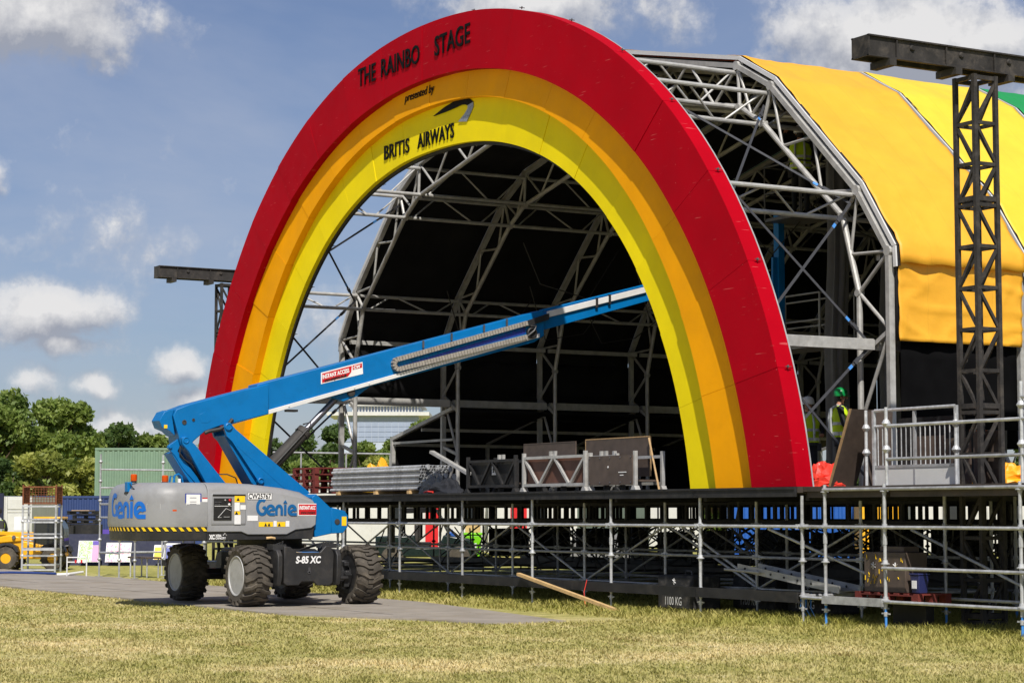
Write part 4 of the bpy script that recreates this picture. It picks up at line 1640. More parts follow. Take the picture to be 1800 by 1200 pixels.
# risers: rear link pair, front box link, level arm
for x in (-34.86, -35.42):
    m = MB()
    m.prism([(13.53, 2.93), (13.606, 2.955), (13.69, 2.885), (13.787, 2.804), (14.40, 2.10), (14.10, 1.95), (13.669, 2.691), (13.549, 2.816)], 'x', x, x + .09)
    m.lathe([(.062, 0), (.062, .10), (.045, .115), (.045, .10)], (x - .003, 13.61, 2.885), 'x', 16)
    m.build('rear_link', 'lift_blue', lift, bevel=.008)
    m = MB()
    m.prism([(14.315, 3.136), (14.345, 3.19), (14.40, 3.21), (14.471, 3.165), (14.541, 3.092), (15.99, 1.98), (15.6, 1.8), (15.05, 2.02), (14.952, 2.223), (14.474, 2.88), (14.369, 2.975)], 'x', x + .02, x + .09)
    m.lathe([(.07, 0), (.07, .10), (.05, .112), (.05, .10)], (x + .015, 14.40, 3.135), 'x', 16)
    m.lathe([(.06, 0), (.06, .11), (.042, .12), (.042, .10)], (x + .015, 15.02, 2.19), 'x', 16)
    m.prism([(14.50, 2.93), (15.75, 2.0), (15.55, 2.0), (14.56, 2.80)], 'x', x + .091, x + .094)
    m.build('front_link', 'lift_blue', lift, bevel=.008)
m = MB()
m.prism([(14.36, 2.98), (14.44, 3.06), (14.52, 3.04), (15.10, 2.22), (14.95, 2.10), (14.88, 2.16)], 'x', -35.31, -34.85)
m.build('link_web', 'lift_blue', lift, bevel=.006)
m = MB()
m.prism([(13.66, 2.80), (13.76, 2.78), (14.30, 2.12), (14.16, 2.05)], 'x', -35.33, -34.87)
m.build('link_web', 'lift_blue', lift, bevel=.006)
m = MB()
m.prism([(13.34, 2.755), (13.36, 2.80), (13.56, 2.93), (13.62, 2.88), (13.52, 2.70), (14.0, 2.12), (13.90, 2.10), (13.62, 2.40), (13.47, 2.62)], 'x', -35.0, -34.93)
m.prism([(13.42, 2.66), (13.50, 2.70), (13.86, 2.14), (13.78, 2.12)], 'x', -35.35, -34.95)
m.lathe([(.03, 0), (.03, .03)], (-34.93, 13.38, 2.77), 'x', 12)
m.build('level_arm', 'lift_blue', lift, bevel=.006)
m = MB()
for k in range(5):
    a = k * .028
    m.path([(-34.90 - a, 13.56, 2.78), (-34.88 - a, 13.54 + a * .4, 2.66 - a), (-34.88 - a, 13.62 + a, 2.56 - a * .5), (-34.88 - a, 13.76 + a * .5, 2.47), (-34.92 - a, 13.95, 2.22), (-34.95 - a, 14.02, 2.08)], .013, 6)
m.path([(-34.86, 13.80, 2.62), (-34.85, 13.9, 2.45), (-34.86, 14.05, 2.26), (-34.9, 14.12, 2.1)], .016, 6)
m.path([(-34.84, 14.20, 2.30), (-34.8, 14.40, 2.30), (-34.8, 14.56, 2.24), (-34.84, 14.62, 2.12)], .012, 6)
m.build('hoses', 'hose', lift)['kind'] = 'stuff'

# main boom: folded-plate root, box section, cover strip
m = MB()
m.prism([(13.45, 3.423), (13.70, 3.52), (14.571, 3.758), (15.2, 3.92), (15.2, 3.38), (14.52, 3.20), (14.30, 3.16), (13.99, 3.05), (13.788, 2.88), (13.70, 2.76), (13.62, 2.76), (13.54, 2.83), (13.401, 3.31)], 'x', -35.36, -34.84)
m.build('boom_root', 'lift_blue', lift, bevel=.014)
m = MB()
m.prism([(13.40, 3.31), (13.44, 3.42), (13.36, 3.415), (13.256, 3.379), (13.166, 3.225), (13.22, 3.10), (13.353, 3.05), (13.46, 2.96)], 'x', -35.30, -34.90)
m.build('root_cap', 'lift_blue', lift, bevel=.01)
m = MB()
m.bx(-34.898, -34.892, 13.25, 13.31, 3.09, 3.15)
m.build('warning_tab', 'decal_yellow', lift, smooth=0)
for y, z, r in ((13.60, 3.20, .042), (13.77, 3.245, .026)):
    m = MB()
    m.lathe([(r, 0), (r, .012), (r * .6, .014), (r * .6, .004)], (-34.84, y, z), 'x', 16)
    m.build('pin', 'cyl_black', lift)
m = MB()
m.prism([(13.88, 3.34), (13.99, 3.40), (14.10, 3.33), (14.10, 3.25), (14.04, 3.20), (13.92, 3.20), (13.88, 3.27)], 'x', -34.841, -34.836)
m.build('access_plate', 'lift_blue', lift, bevel=.002)
bslope = (5.523 - 3.551) / (20.926 - 13.684)
bt = lambda y: 3.551 + (y - 13.684) * bslope
bb = lambda y: 3.175 + (y - 14.491) * .286
m = MB()
poly = [(15.0, bt(15.0) - .002), (20.95, bt(20.95)), (20.98, bt(20.98) - .15), (20.97, bb(20.97)), (20.75, bb(20.75) - .07), (15.0, bb(15.0) + .01)]
m.prism(poly, 'x', -35.33, -34.90)
m.build('boom_section', 'lift_blue', lift, bevel=.012)
m = MB()
m.prism([(14.47, bb(14.47) + .0), (20.85, bb(20.85)), (20.85, bb(20.85) + .075), (14.50, bb(14.5) + .075)], 'x', -34.90, -34.862)
for y in (15.6, 16.9, 17.2, 18.5, 19.4, 20.3):
    m.lathe([(.02, 0), (.02, .01)], (-34.862, y, bb(y) + .04), 'x', 8)
m.build('hose_tray', 'white_paint', lift, bevel=.004)
# energy chain loop on the near face
dep = []
ya, yb_ = 17.79, 20.55
zt0, zt1 = bt(ya) - .21, bt(yb_) - .17
zb0, zb1 = bb(ya) + .15, bb(yb_) + .08
n = 46
path = [(ya + (yb_ - ya) * k / n, zt0 + (zt1 - zt0) * k / n) for k in range(n, -1, -1)]
cy, cz = ya, (zt0 + zb0) / 2
rr_ = (zt0 - zb0) / 2
path += [(cy - rr_ * math.sin(math.pi * k / 6), cz + rr_ * math.cos(math.pi * k / 6)) for k in range(1, 6)]
path += [(ya + (yb_ - ya) * k / n, zb0 + (zb1 - zb0) * k / n) for k in range(0, n + 1)]
m = MB()
for a, b in zip(path, path[1:]):
    A, B = Vector((-34.845, a[0], a[1])), Vector((-34.845, b[0], b[1]))
    d = (B - A)
    m.bar(A, A + d * .86, .085, .088, up=(1, 0, 0))
ch = m.build('energy_chain', 'cable_chain', lift, smooth=0)
ch['kind'] = 'stuff'
m = MB()
m.prism([(ya + .1, (zt0 + zb0) / 2 - .03), (ya + .2, (zt0 + zb0) / 2 + .01), (yb_, zt1 - .07), (yb_, zb1 + .07)], 'x', -34.899, -34.893, 0)
m.build('chain_bed', 'decal_navy', lift, smooth=0)
for k in range(14):
    y = ya + .3 + k * .17
    z = cz + (y - ya) * .285
    m = MB()
    m.bar((-34.885, y, z), (-34.885, y + .12, z + .034), .012, .03, up=(1, 0, 0))
    m.build('chain_guide', 'lift_blue', lift, smooth=0)
m = MB()
m.lathe([(.11, 0), (.11, .05), (.09, .06), (.09, .02)], (-34.87, 20.66, bb(20.6) + .14), 'x', 18)
m.path([(-34.83, 20.55, bb(20.5) + .10), (-34.82, 20.7, bb(20.7) + .16), (-34.82, 20.74, bb(20.7) + .25), (-34.83, 20.62, bb(20.6) + .27)], .025, 8)
m.build('chain_sheave', 'lift_black', lift)
# inner telescopes
m = MB()
m.prism([(20.4, bt(20.4) - .05), (24.6, bt(24.6) - .05), (24.6, bt(24.6) - .36), (20.4, bt(20.4) - .40)], 'x', -35.28, -34.95)
m.prism([(20.9, bt(20.9) + .012), (23.5, bt(23.5) - .02), (23.5, bt(23.5) - .06), (20.9, bt(20.9) - .03)], 'x', -34.98, -34.94)
m.build('boom_section', 'lift_blue', lift, bevel=.01)
m = MB()
m.prism([(21.05, bt(21.05) - .05), (23.35, bt(23.35) - .07), (23.35, bt(23.35) - .19), (21.05, bt(21.05) - .17)], 'x', -34.945, -34.90)
m.build('cable_trough', 'white_paint', lift, bevel=.006)
for y in (22.15, 22.45):
    m = MB()
    m.bx(-34.92, -34.885, y, y + .05, bt(y) - .22, bt(y) - .03)
    m.build('trough_strap', 'lift_black', lift, smooth=0)
m = MB()
m.prism([(20.5, bt(20.5) - .13), (21.05, bt(21.0) - .08), (21.05, bt(21.0) - .2), (20.5, bt(20.5) - .24)], 'x', -34.91, -34.84)
m.build('trough_end', 'lift_black', lift, smooth=0)
for y in (18.3, 18.9, 19.6, 20.1):
    m = MB()
    m.bx(-34.87, -34.85, y, y + .035, bt(y) - .12, bt(y) + .015)
    m.build('clip', 'steel_dark', lift, smooth=0)
m = MB()
m.prism([(24.3, bt(24.3) - .02), (25.2, bt(24.9) + .02), (25.5, 6.0), (25.4, 5.6), (24.9, 5.7), (24.3, bt(24.3) - .38)], 'x', -35.24, -34.98)
m.bar((-35.1, 25.35, 5.75), (-35.1, 26.8, 5.5), .16, .2)
m.build('jib', 'lift_blue', lift, bevel=.01)
# platform basket at the tip
bk = MB()
x0, x1, y0, y1, z0, z1 = -36.2, -33.9, 26.9, 27.8, 5.0, 6.1
for z in (z0 + .05, z0 + .55, z1):
    for a, b in (((x0, y0), (x1, y0)), ((x1, y0), (x1, y1)), ((x1, y1), (x0, y1)), ((x0, y1), (x0, y0))):
        bk.tube((*a, z), (*b, z), .02, 8)
for x in (x0, (x0 + x1) / 2, x1):
    for y in (y0, y1):
        bk.tube((x, y, z0), (x, y, z1), .02, 8)
bk.bx(x0, x1, y0, y1, z0, z0 + .04)
bk.build('platform', 'rim_grey', lift)
# lift cylinder
m = MB()
A, B = Vector((-35.1, 15.20, 2.30)), Vector((-35.1, 16.84, 3.90))
D = (B - A).normalized()
m.tube(A, A + D * 1.10, .125, 20)
m.tube(A + D * 1.06, A + D * 1.16, .14, 20)
m.build('lift_cylinder', 'cyl_black', lift)
m = MB()
m.tube(A + D * 1.1, B - D * .05, .06, 14)
m.build('lift_rod', 'chrome', lift)
m = MB()
m.tube(A + Vector((.14, 0, 0)) + D * .1, A + Vector((.14, -.02, .02)) + D * 1.2, .016, 6)
m.path([A + Vector((.14, 0, .0)) + D * 1.15, A + D * 1.3 + Vector((.14, -.05, .05)), A + D * 1.2 + Vector((.1, -.12, .08))], .014, 6)
m.build('hoses', 'hose', lift)['kind'] = 'stuff'
m = MB()
m.prism([(16.45, bb(16.45) + .01), (17.35, bb(17.35) + .01), (17.0, bb(17) - .14), (16.72, bb(16.7) - .16)], 'x', -35.25, -34.95)
m.build('cylinder_lug', 'lift_blue', lift, bevel=.01)
m = MB()
m.lathe([(.075, 0), (.075, .40), (.05, .41)], (-35.3, 16.86, 3.82), 'x', 16)
m.build('pin', 'cyl_black', lift)
m = MB()
m.path([(-34.83, 13.98, 3.02), (-34.82, 14.05, 3.05), (-34.82, 14.25, 3.09), (-34.82, 14.42, 3.18), (-34.84, 14.50, 3.27)], .035, 8)
m.build('hoses', 'hose', lift)['kind'] = 'stuff'
m = MB()
m.bx(-34.95, -34.80, 15.55, 15.75, bb(15.6) - .06, bb(15.6) - .02)
m.build('clip', 'lift_black', lift, smooth=0)
# hire sticker on the boom
m = MB()
st = [(16.242, 3.949), (17.091, 4.165), (17.078, 4.385), (16.242, 4.158)]
m.add([(-34.896, y, z) for y, z in st], [(0, 1, 2, 3)])
m.build('hire_sticker', 'decal_white', lift, smooth=0)
m = MB()
m.add([(-34.893, y, z) for y, z in [(16.265, 3.972), (16.78, 4.105), (16.85, 4.19), (16.86, 4.305), (16.262, 4.14)]], [(0, 1, 2, 3, 4)])
m.add([(-34.893, y, z) for y, z in [(16.88, 4.23), (17.07, 4.28), (17.065, 4.36), (16.875, 4.31)]], [(0, 1, 2, 3)])
m.build('hire_sticker', 'decal_red', lift, smooth=0)
for body, y, z, fit, size, mt in (('INSTANT ACCESS', 16.275, 4.045, .56, .10, 'decal_white'), ('www.cwplant.co.uk', 16.31, 3.99, .47, .07, 'decal_black'), ('CW', 16.90, 4.245, .15, .075, 'decal_white')):
    me = text_mesh(body, size, 0, .15, fit=fit, bold=.004)
    me.materials.clear()
    me.materials.append(MATS[mt])
    o = put('hire_lettering', me, lift, (-34.888, y, z), rot=(0, 0, 0))
    o.rotation_euler = (Matrix.Rotation(math.atan(.265), 4, 'X') @ Matrix.Rotation(R(90), 4, 'Z')).to_euler()


# ------------------------------------------------------------------ things lying on the stage
def heap(name, label, cat, c, sx, sy_, sz_, mt, seed, rough=.35, mats2=None, n=26, crumple=False):
    m = MB()
    jr = random.Random(seed * 10)
    if crumple:
        n = 13
    vs, fs = [], []
    for i in range(n + 1):
        t = i / n * math.pi / 2
        for k in range(n * 2):
            a = 2 * math.pi * k / (n * 2)
            d = Vector((math.cos(a) * math.sin(t), math.sin(a) * math.sin(t), math.cos(t)))
            fd = Vector((d.x * 1.4 + d.z, d.y * 3.2, d.z * 1.2)) + Vector((seed, seed * .7, 0))
            r = 1 + rough * (1.2 * mnoise.noise(d * 1.3 + Vector((seed, 0, 0))) + .9 * (.5 - abs(mnoise.noise(fd * 1.1))) + .45 * (.5 - abs(mnoise.noise(fd * 2.6))))
            if crumple:
                r *= 1 + jr.uniform(-.085, .085)
            vs.append((c[0] + d.x * sx * r, c[1] + d.y * sy_ * r, c[2] + d.z * sz_ * r * (.9 + .3 * mnoise.noise(d * 3 + Vector((seed, 1, 2))))))
    w = n * 2
    for i in range(n):
        for k in range(w):
            q = (i * w + k, (i + 1) * w + k, (i + 1) * w + (k + 1) % w, i * w + (k + 1) % w)
            if crumple:
                fs += [(q[0], q[1], q[2]), (q[0], q[2], q[3])] if (i + k) % 2 else [(q[0], q[1], q[3]), (q[1], q[2], q[3])]
            else:
                fs.append(q)
    m.add(vs, fs)
    o = m.build(name, mt, None, smooth=0 if crumple else 38, org=c)
    return tag(o, label, cat)


def pallet(label, loc, lx, ly, mt='pallet_red', group=None, cat='pallet'):
    p = local('pallet', label, cat, loc, group)
    for k in range(7):
        m = MB()
        x = -lx / 2 + (lx - .1) * k / 6
        m.bx(x, x + .1, -ly / 2, ly / 2, .118, .14)
        m.build('board', mt, p, smooth=0)
    for j in range(3):
        y = -ly / 2 + (ly - .1) * j / 2
        m = MB()
        m.bx(-lx / 2, lx / 2, y, y + .1, .10, .117)
        m.build('stringer', mt, p, smooth=0)
        m = MB()
        m.bx(-lx / 2, lx / 2, y, y + .1, 0, .018)
        m.build('runner', mt, p, smooth=0)
        for x in (-lx / 2, -.07, lx / 2 - .14):
            m = MB()
            m.bx(x, x + .14, y, y + .1, .018, .10)
            m.build('block', mt, p, smooth=0)
    return p


for k, w_ in enumerate(('lowest', 'second lowest', 'second highest', 'topmost')):
    pallet(f'red-brown wooden pallet, {w_} of the stack beside the pipe bundle', (-43.0 + .03 * (k % 2), 20.1, DK + .06 + .142 * k), 1.2, 1.0, group='pallets stacked on the stage edge')
# timber bearers and the bundle of grey tubes
pb = thing('pipe_bundle', 'bundle of long grey steel tubes stacked on the stage edge', 'pipes', (-39.5, 19.6, DK))
for x in (-41.2, -39.4, -37.9):
    m = MB()
    m.bx(x, x + .1, 19.55, 20.45, DK + .005, DK + .075)
    m.build('bearer', 'wood_new', pb, smooth=0)
tm = MB()
for k in range(12):
    a = 2 * math.pi * k / 12
tm.lathe([(.028, 0), (.034, 0), (.034, 4.08), (.028, 4.08), (.028, 0)], (0, 0, 0), 'x', 12)
tube_me = tm.mesh('tube', 'galv')
for r in range(8):
    for c in range(10):
        put('tube', tube_me, pb, (-41.56 + random.uniform(-.05, .06), 19.62 + c * .07 + (.035 if r % 2 else 0), DK + .112 + r * .062))
em = MB()
em.lathe([(.02, 0), (.045, 0), (.045, .05), (.02, .05)], (0, 0, 0), 'x', 10)
em.bx(0, .06, -.02, .02, -.05, .05)
fit_me = em.mesh('coupler', 'galv')
for k in range(14):
    put('coupler', fit_me, pb, (-37.42 + random.uniform(0, .06), 19.66 + .7 * random.random(), DK + .13 + .45 * random.random()))
heap('dust_sheet', 'crumpled grey plastic sheet beside the pipe bundle', 'sheet', (-37.0, 19.75, DK + .0), .38, .25, .33, 'drape_grey', 3.3, .25, crumple=True)
heap('kit_bag', 'black heap of bags and harness by the frame carts', 'bag', (-36.35, 19.62, DK + .0), .5, .22, .24, 'cloth_navy', 7.1, .3)
m = MB()
m.path([(-36.9, 19.42, DK + .03), (-36.75, 19.4, DK + .045), (-36.5, 19.4, DK + .03)], .02, 6)
tag(m.build('red_strap', 'tarp_red', None, org=(-36.7, 19.4, DK)), 'short red strap lying before the black bag heap', 'strap')
heap('yellow_sack', 'yellow sack behind the pallet stack and pipes', 'sack', (-43.3, 21.6, DK), .75, .35, .72, 'cont_yellow', 5.2, .12, crumple=True)
m = MB()
m.bar((-40.7, 21.6, 2.95), (-39.2, 21.7, 2.45), .11, .06)
tag(m.build('loose_beam', 'alu', None, smooth=0, org=(-40, 21.6, DK)), 'short aluminium beam propped behind the pipe bundle', 'beam')


def cart(label, x0, x1, y0, y1, z1, mt, infill, posts, lattice=True):
    c = thing('frame_cart', label, 'cart', ((x0 + x1) / 2, y0, DK), 'frame carts along the stage front')
    z0 = DK + .10
    for x in (x0, x1):
        for y in (y0, y1):
            m = MB()
            m.bx(x - .03, x + .03, y - .03, y + .03, z0 - .02, z1 + .06)
            m.build('post', mt, c, smooth=0, bevel=.004)
            m = MB()
            m.prism([(x - .08, DK + .004), (x + .08, DK + .004), (x + .03, z0 - .021), (x - .03, z0 - .021)], 'y', y - .05, y + .05)
            m.build('foot', mt, c, smooth=0)
    for y in (y0, y1):
        for z in (z0 + .02, z1 - .03):
            m = MB()
            m.bar((x0 + .03, y, z), (x1 - .03, y, z), .05, .05)
            m.build('rail', mt, c, smooth=0)
    if lattice:
        n = 4
        for k in range(n):
            a, b = x0 + (x1 - x0) * k / n, x0 + (x1 - x0) * (k + 1) / n
            m = MB()
            m.bar((a + .03, y0, z1 - .05 if k % 2 == 0 else z0 + .04), (b - .03, y0, z0 + .04 if k % 2 == 0 else z1 - .05), .045, .045)
            m.build('diagonal', mt, c, smooth=0)
    m = MB()
    yy = y0 + .06 if lattice else y0 - .05
    m.bx(x0 + .02, x1 - .02, yy, yy + .018, z0 + .0, z1 - .005)
    m.build('panel', infill, c, smooth=0)
    m = MB()
    m.bx(x0 + .03, x1 - .03, y0 + .1, y1 - .06, z0 + .05, z0 + .08)
    m.build('tray', 'ply_brown', c, smooth=0)
    for p in posts:
        m = MB()
        m.bx(p - .025, p + .025, y0 + .0, y0 + .05, z1 - .004, z1 + .08)
        m.build('socket', 'alu', c, smooth=0)
    for x in (x0 + .2, x1 - .2, (x0 + x1) / 2):
        m = MB()
        m.tube((x - .03, y0 + .2, DK + .06), (x + .03, y0 + .2, DK + .06), .055, 10)
        m.bx(x - .04, x + .04, y0 + .17, y0 + .23, DK + .06, z0 + .05)
        m.build('castor', 'steel_dark', c)
    return c


c1 = cart('dark frame cart with black infill beside the bag heap', -35.35, -33.55, 19.55, 20.15, DK + .62, 'black_paint', 'black_paint', (-34.2, -34.05))
m = MB()
m.bx(-34.50, -34.36, 19.585, 19.60, DK + .33, DK + .50)
m.build('badge', 'decal_white', c1, smooth=0)
m = MB()
for a in range(3):
    t = a * math.pi / 3
    m.bar((-34.43 - .04 * math.cos(t), 19.583 - .0005 * a, DK + .415 - .05 * math.sin(t)), (-34.43 + .04 * math.cos(t), 19.583 - .0005 * a, DK + .415 + .05 * math.sin(t)), .002, .025, up=(0, 1, 0))
m.build('badge_star', 'decal_black', c1, smooth=0)
cart('silver frame cart with open lattice front in the middle of the row', -33.25, -31.15, 19.55, 20.15, DK + .64, 'alu', 'ply_red', (-32.35, -32.2))
c3 = cart('frame cart faced with a plain brown panel at the row\'s right end', -31.07, -29.66, 19.6, 20.15, DK + .60, 'alu', 'ply_brown', (-30.75, -30.6), lattice=False)
for a in range(5):
    for z in (DK + .14, DK + .56):
        m = MB()
        m.lathe([(.012, -.008), (.012, 0)], (-31.0 + a * .32, 19.545, z), 'y', 8)
        m.build('bolt', 'chrome', c3)
m = MB()
m.lathe([(.018, -.006), (.018, 0)], (-30.42, 19.546, DK + .40), 'y', 10)
m.bx(-30.1, -29.86, 19.543, 19.549, DK + .30, DK + .315)
m.bx(-30.05, -29.95, 19.5425, 19.5485, DK + .25, DK + .265)
m.build('scuff', 'decal_white', c3, smooth=0)
for lab, x0, x1, z1, edge, tilt in (('brown plywood board standing behind the dark and silver carts', -34.44, -32.62, 2.92, 'ply_brown', .0), ('larger brown board with pale edge behind the right cart', -32.25, -30.2, 2.94, 'ply_edge', .0)):
    b = thing('plywood_board', lab, 'board', ((x0 + x1) / 2, 20.25, DK), 'boards behind the carts')
    m = MB()
    m.bx(x0, x1, 20.25, 20.27, DK + .25, z1 - .02)
    m.build('face', 'ply_brown', b, smooth=0)
    m = MB()
    m.bx(x0 - .012, x1 + .012, 20.245, 20.275, z1 - .019, z1)
    m.bx(x0 - .014, x0 - .001, 20.245, 20.275, DK + .25, z1 - .021)
    m.bx(x1 + .001, x1 + .014, 20.245, 20.275, DK + .25, z1 - .021)
    m.build('edging', edge, b, smooth=0)
m = MB()
m.bar((-30.15, 20.2, 2.9), (-29.55, 20.0, DK + .01), .03, .02)
tag(m.build('thin_batten', 'ply_edge', None, smooth=0, org=(-29.7, 20, DK)), 'thin pale batten leaning against the right cart end', 'batten')

# right end: barrier, leaning board, bundles
br = thing('crowd_barrier', 'grey steel barrier with upright bars on the right stage corner', 'barrier', (-23.4, 20.2, DK))
bx0, bx1 = -24.22, -22.45
for x in (bx0, bx1):
    m = MB()
    m.bx(x - .025, x + .025, 20.18, 20.22, DK + .004, 3.12)
    m.build('post', 'galv', br, smooth=0)
for z, r in ((3.11, .025), (2.88, .02)):
    m = MB()
    m.tube((bx0 + .026, 20.2, z), (bx1 - .026, 20.2, z), r, 10)
    m.build('rail', 'galv', br)
m = MB()
m.bx(bx0 + .026, bx1 - .026, 20.185, 20.215, 2.27, 2.31)
m.build('rail', 'galv', br, smooth=0)
m = MB()
m.bx((bx0 + bx1) / 2 - .02, (bx0 + bx1) / 2 + .02, 20.19, 20.23, DK + .004, 3.08)
m.build('post', 'galv', br, smooth=0)
for k in range(16):
    x = bx0 + .09 + k * .103
    if abs(x - (bx0 + bx1) / 2) < .03:
        continue
    m = MB()
    m.tube((x, 20.2, 2.30), (x, 20.2, 2.87), .009, 8)
    m.build('bar', 'galv', br)
m = MB()
m.bx(bx0 + .03, bx1 - .03, 20.195, 20.205, DK + .01, 2.27)
m.build('kick_plate', 'cont_white', br, smooth=0)
for k, (x0, x1, y, z1) in enumerate(((-24.2, -23.55, 20.95, 2.75), (-23.5, -22.95, 20.9, 2.7), (-22.9, -22.35, 20.92, 2.78))):
    m = MB()
    m.bx(x0, x1, y, y + .03, DK + .004, z1)
    tag(m.build('stacked_board', 'ply_brown', None, smooth=0, org=((x0 + x1) / 2, y, DK)), ('left', 'middle', 'right')[k] + ' brown board standing behind the barrier bars', 'board', 'boards behind the barrier')
m = MB()
m.bx(-24.9, -23.5, 21.25, 21.32, DK + .004, 3.05)
tag(m.build('dark_flat', 'black_paint', None, smooth=0, org=(-23.2, 21.25, DK)), 'tall dark flat standing behind the barrier and boards', 'board')
lb = thing('leaning_board', 'brown board with pale edge leaning against the barrier', 'board', (-25.2, 20.4, DK))
m = MB()
m.prism([(-25.42, DK + .004), (-25.39, DK + .004), (-24.86, 3.17), (-24.89, 3.17)], 'y', 20.32, 20.80)
m.build('face', 'ply_brown', lb, smooth=0)
m = MB()
m.prism([(-25.435, DK + .004), (-25.395, DK + .004), (-24.865, 3.175), (-24.905, 3.175)], 'y', 20.295, 20.318)
m.build('edging', 'ply_edge', lb, smooth=0)
lb2 = MB()
lb2.prism([(-24.75, DK + .004), (-24.70, DK + .004), (-24.62, 3.13), (-24.67, 3.13)], 'y', 20.42, 20.9)
tag(lb2.build('dark_board', 'ply_brown', None, smooth=0, org=(-24.7, 20.5, DK)), 'darker upright board between leaning board and barrier', 'board')
heap('red_tarpaulin', 'bundled red tarpaulin at the foot of the arch', 'tarpaulin', (-25.72, 20.5, DK), .33, .34, .40, 'tarp_red', 1.7, .2, crumple=True)
heap('orange_tarpaulin', 'bundled orange tarpaulin behind the lattice tower', 'tarpaulin', (-23.1, 21.7, DK), .42, .4, .3, 'tarp_orange', 4.4, .22, crumple=True)
heap('folded_tarpaulin', 'small orange tarpaulin roll by the right guard rail', 'tarpaulin', (-22.45, 22.0, DK), .3, .3, .28, 'tarp_orange', 8.4, .22, crumple=True)

# ------------------------------------------------------------------ under the deck
def ballast(label, x0, x1, y0, y1, h, emblem=True):
    b = thing('ballast_block', label, 'ballast', ((x0 + x1) / 2, (y0 + y1) / 2, 0), 'black ballast blocks under the stage')
    m = MB()
    m.bx(x0, x1, y0, y1, .06, h)
    m.build('block', 'concrete_black', b, bevel=.04)
    for x in (x0 + .1, x1 - .25):
        m = MB()
        m.bx(x, x + .15, y0 + .05, y1 - .05, .002, .06)
        m.build('foot', 'concrete_black', b, smooth=0)
    m = MB()
    m.path([((x0 + x1) / 2 - .1, (y0 + y1) / 2, h - .01), ((x0 + x1) / 2 - .08, (y0 + y1) / 2, h + .06), ((x0 + x1) / 2 + .08, (y0 + y1) / 2, h + .06), ((x0 + x1) / 2 + .1, (y0 + y1) / 2, h - .01)], .015, 6)
    m.build('lifting_loop', 'steel_dark', b)
    lettering('weight_lettering', '1100 KG', b, (x0 + .24, y0 - .004, .14), 'decal_white', .19, .46)['label'] = 'grey stencilled 1100 KG'
    e = MB()
    for a in range(3):
        t = a * math.pi / 3 + .5
        e.bar(((x0 + x1) / 2 - .05 * math.cos(t), y0 - .003 - .001 * a, h - .1 - .05 * math.sin(t)), ((x0 + x1) / 2 + .05 * math.cos(t), y0 - .003 - .001 * a, h - .1 + .05 * math.sin(t)), .002, .025, up=(0, 1, 0))
    e.build('emblem', 'decal_white', b, smooth=0)


ballast('nearest black ballast block behind the front scaffold posts', -29.0, -28.0, 19.58, 20.15, .62)
ballast('black ballast block just right of the nearest one', -28.35, -27.2, 20.62, 21.2, .60)
ballast('third black ballast block under the leaning ramp section', -26.9, -25.8, 20.62, 21.2, .58)
pl_ = pallet('red-brown pallet under the deck carrying the spattered crate', (-23.15, 19.78, .37), 1.35, .6)
m = MB()
m.bx(-23.5, -22.8, 19.9, 20.05, .0, .368)
tag(m.build('support_box', 'black_paint', None, smooth=0, org=(-23, 20, 0)), 'dark support box under the pallet with the crate', 'support')
cr = thing('spattered_crate', 'dark brown crate spattered with yellow paint on a pallet', 'crate', (-23.05, 19.9, .512))
m = MB()
m.bx(-23.66, -22.78, 19.52, 19.92, .514, 1.07)
m.build('body', 'ply_brown', cr, bevel=.008)
m = MB()
for cx in (-23.45, -22.98):
    for a in range(3):
        t = a * math.pi / 3 + .5
        m.bar((cx - .05 * math.cos(t), 19.517 - .001 * a, .88 - .05 * math.sin(t)), (cx + .05 * math.cos(t), 19.517 - .001 * a, .88 + .05 * math.sin(t)), .002, .028, up=(0, 1, 0))
m.build('emblem', 'decal_white', cr, smooth=0)
rg = random.Random(11)
m = MB()
for k in range(26):
    x, z, l = rg.uniform(-23.63, -22.82), rg.uniform(.66, 1.04), rg.uniform(.02, .07)
    m.bar((x, 19.5155, z), (x + rg.uniform(-.02, .02), 19.5155, z - l), .002, rg.uniform(.006, .016), up=(0, 1, 0))
o = m.build('paint_spatter', 'decal_yellow', cr, smooth=0)
o['kind'] = 'stuff'
m = MB()
m.bx(-23.4, -22.9, 19.6, 19.88, 1.074, 1.15)
tag(m.build('flat_box', 'ply_brown', None, bevel=.006, org=(-23, 20, 1.07)), 'flat dark box on top of the spattered crate', 'box')
tb = thing('storage_tub', 'navy plastic tub with white label beside the crate', 'tub', (-22.60, 19.62, .512))
m = MB()
loft(m, [[(-22.60 + sx_ * (.075 + i * .018), 19.62 + sy2 * (.075 + i * .018), .514 + i * .25) for sx_, sy2 in ((-1, -1), (1, -1), (1, 1), (-1, 1))] for i in (0, 1)])
m.build('body', 'tub_blue', tb, bevel=.01)
m = MB()
m.bx(-22.703, -22.497, 19.517, 19.723, .765, .788)
m.build('lid', 'tub_blue', tb, bevel=.006)
m = MB()
m.bx(-22.65, -22.56, 19.522, 19.532, .58, .69)
m.build('label_plate', 'decal_white', tb, smooth=0)
rp = thing('ramp_section', 'aluminium ramp section lying aslant under the deck', 'ramp', (-25.8, 19.95, .4))
for y in (19.75, 20.15):
    m = MB()
    m.bar((-27.0, y, .78), (-24.5, y, .50), .02, .11)
    m.build('side_rail', 'alu', rp, smooth=0)
    for k in range(7):
        x = -26.8 + k * .33
        m = MB()
        m.lathe([(.018, -.012), (.018, 0)], (x, y - .01, .78 - (x + 27.0) * .112), 'y', 8)
        m.build('hole', 'decal_black', rp)
m = MB()
m.bar((-26.95, 19.95, .745), (-24.55, 19.95, .475), .38, .012)
m.build('plate', 'alu', rp, smooth=0)
m = MB()
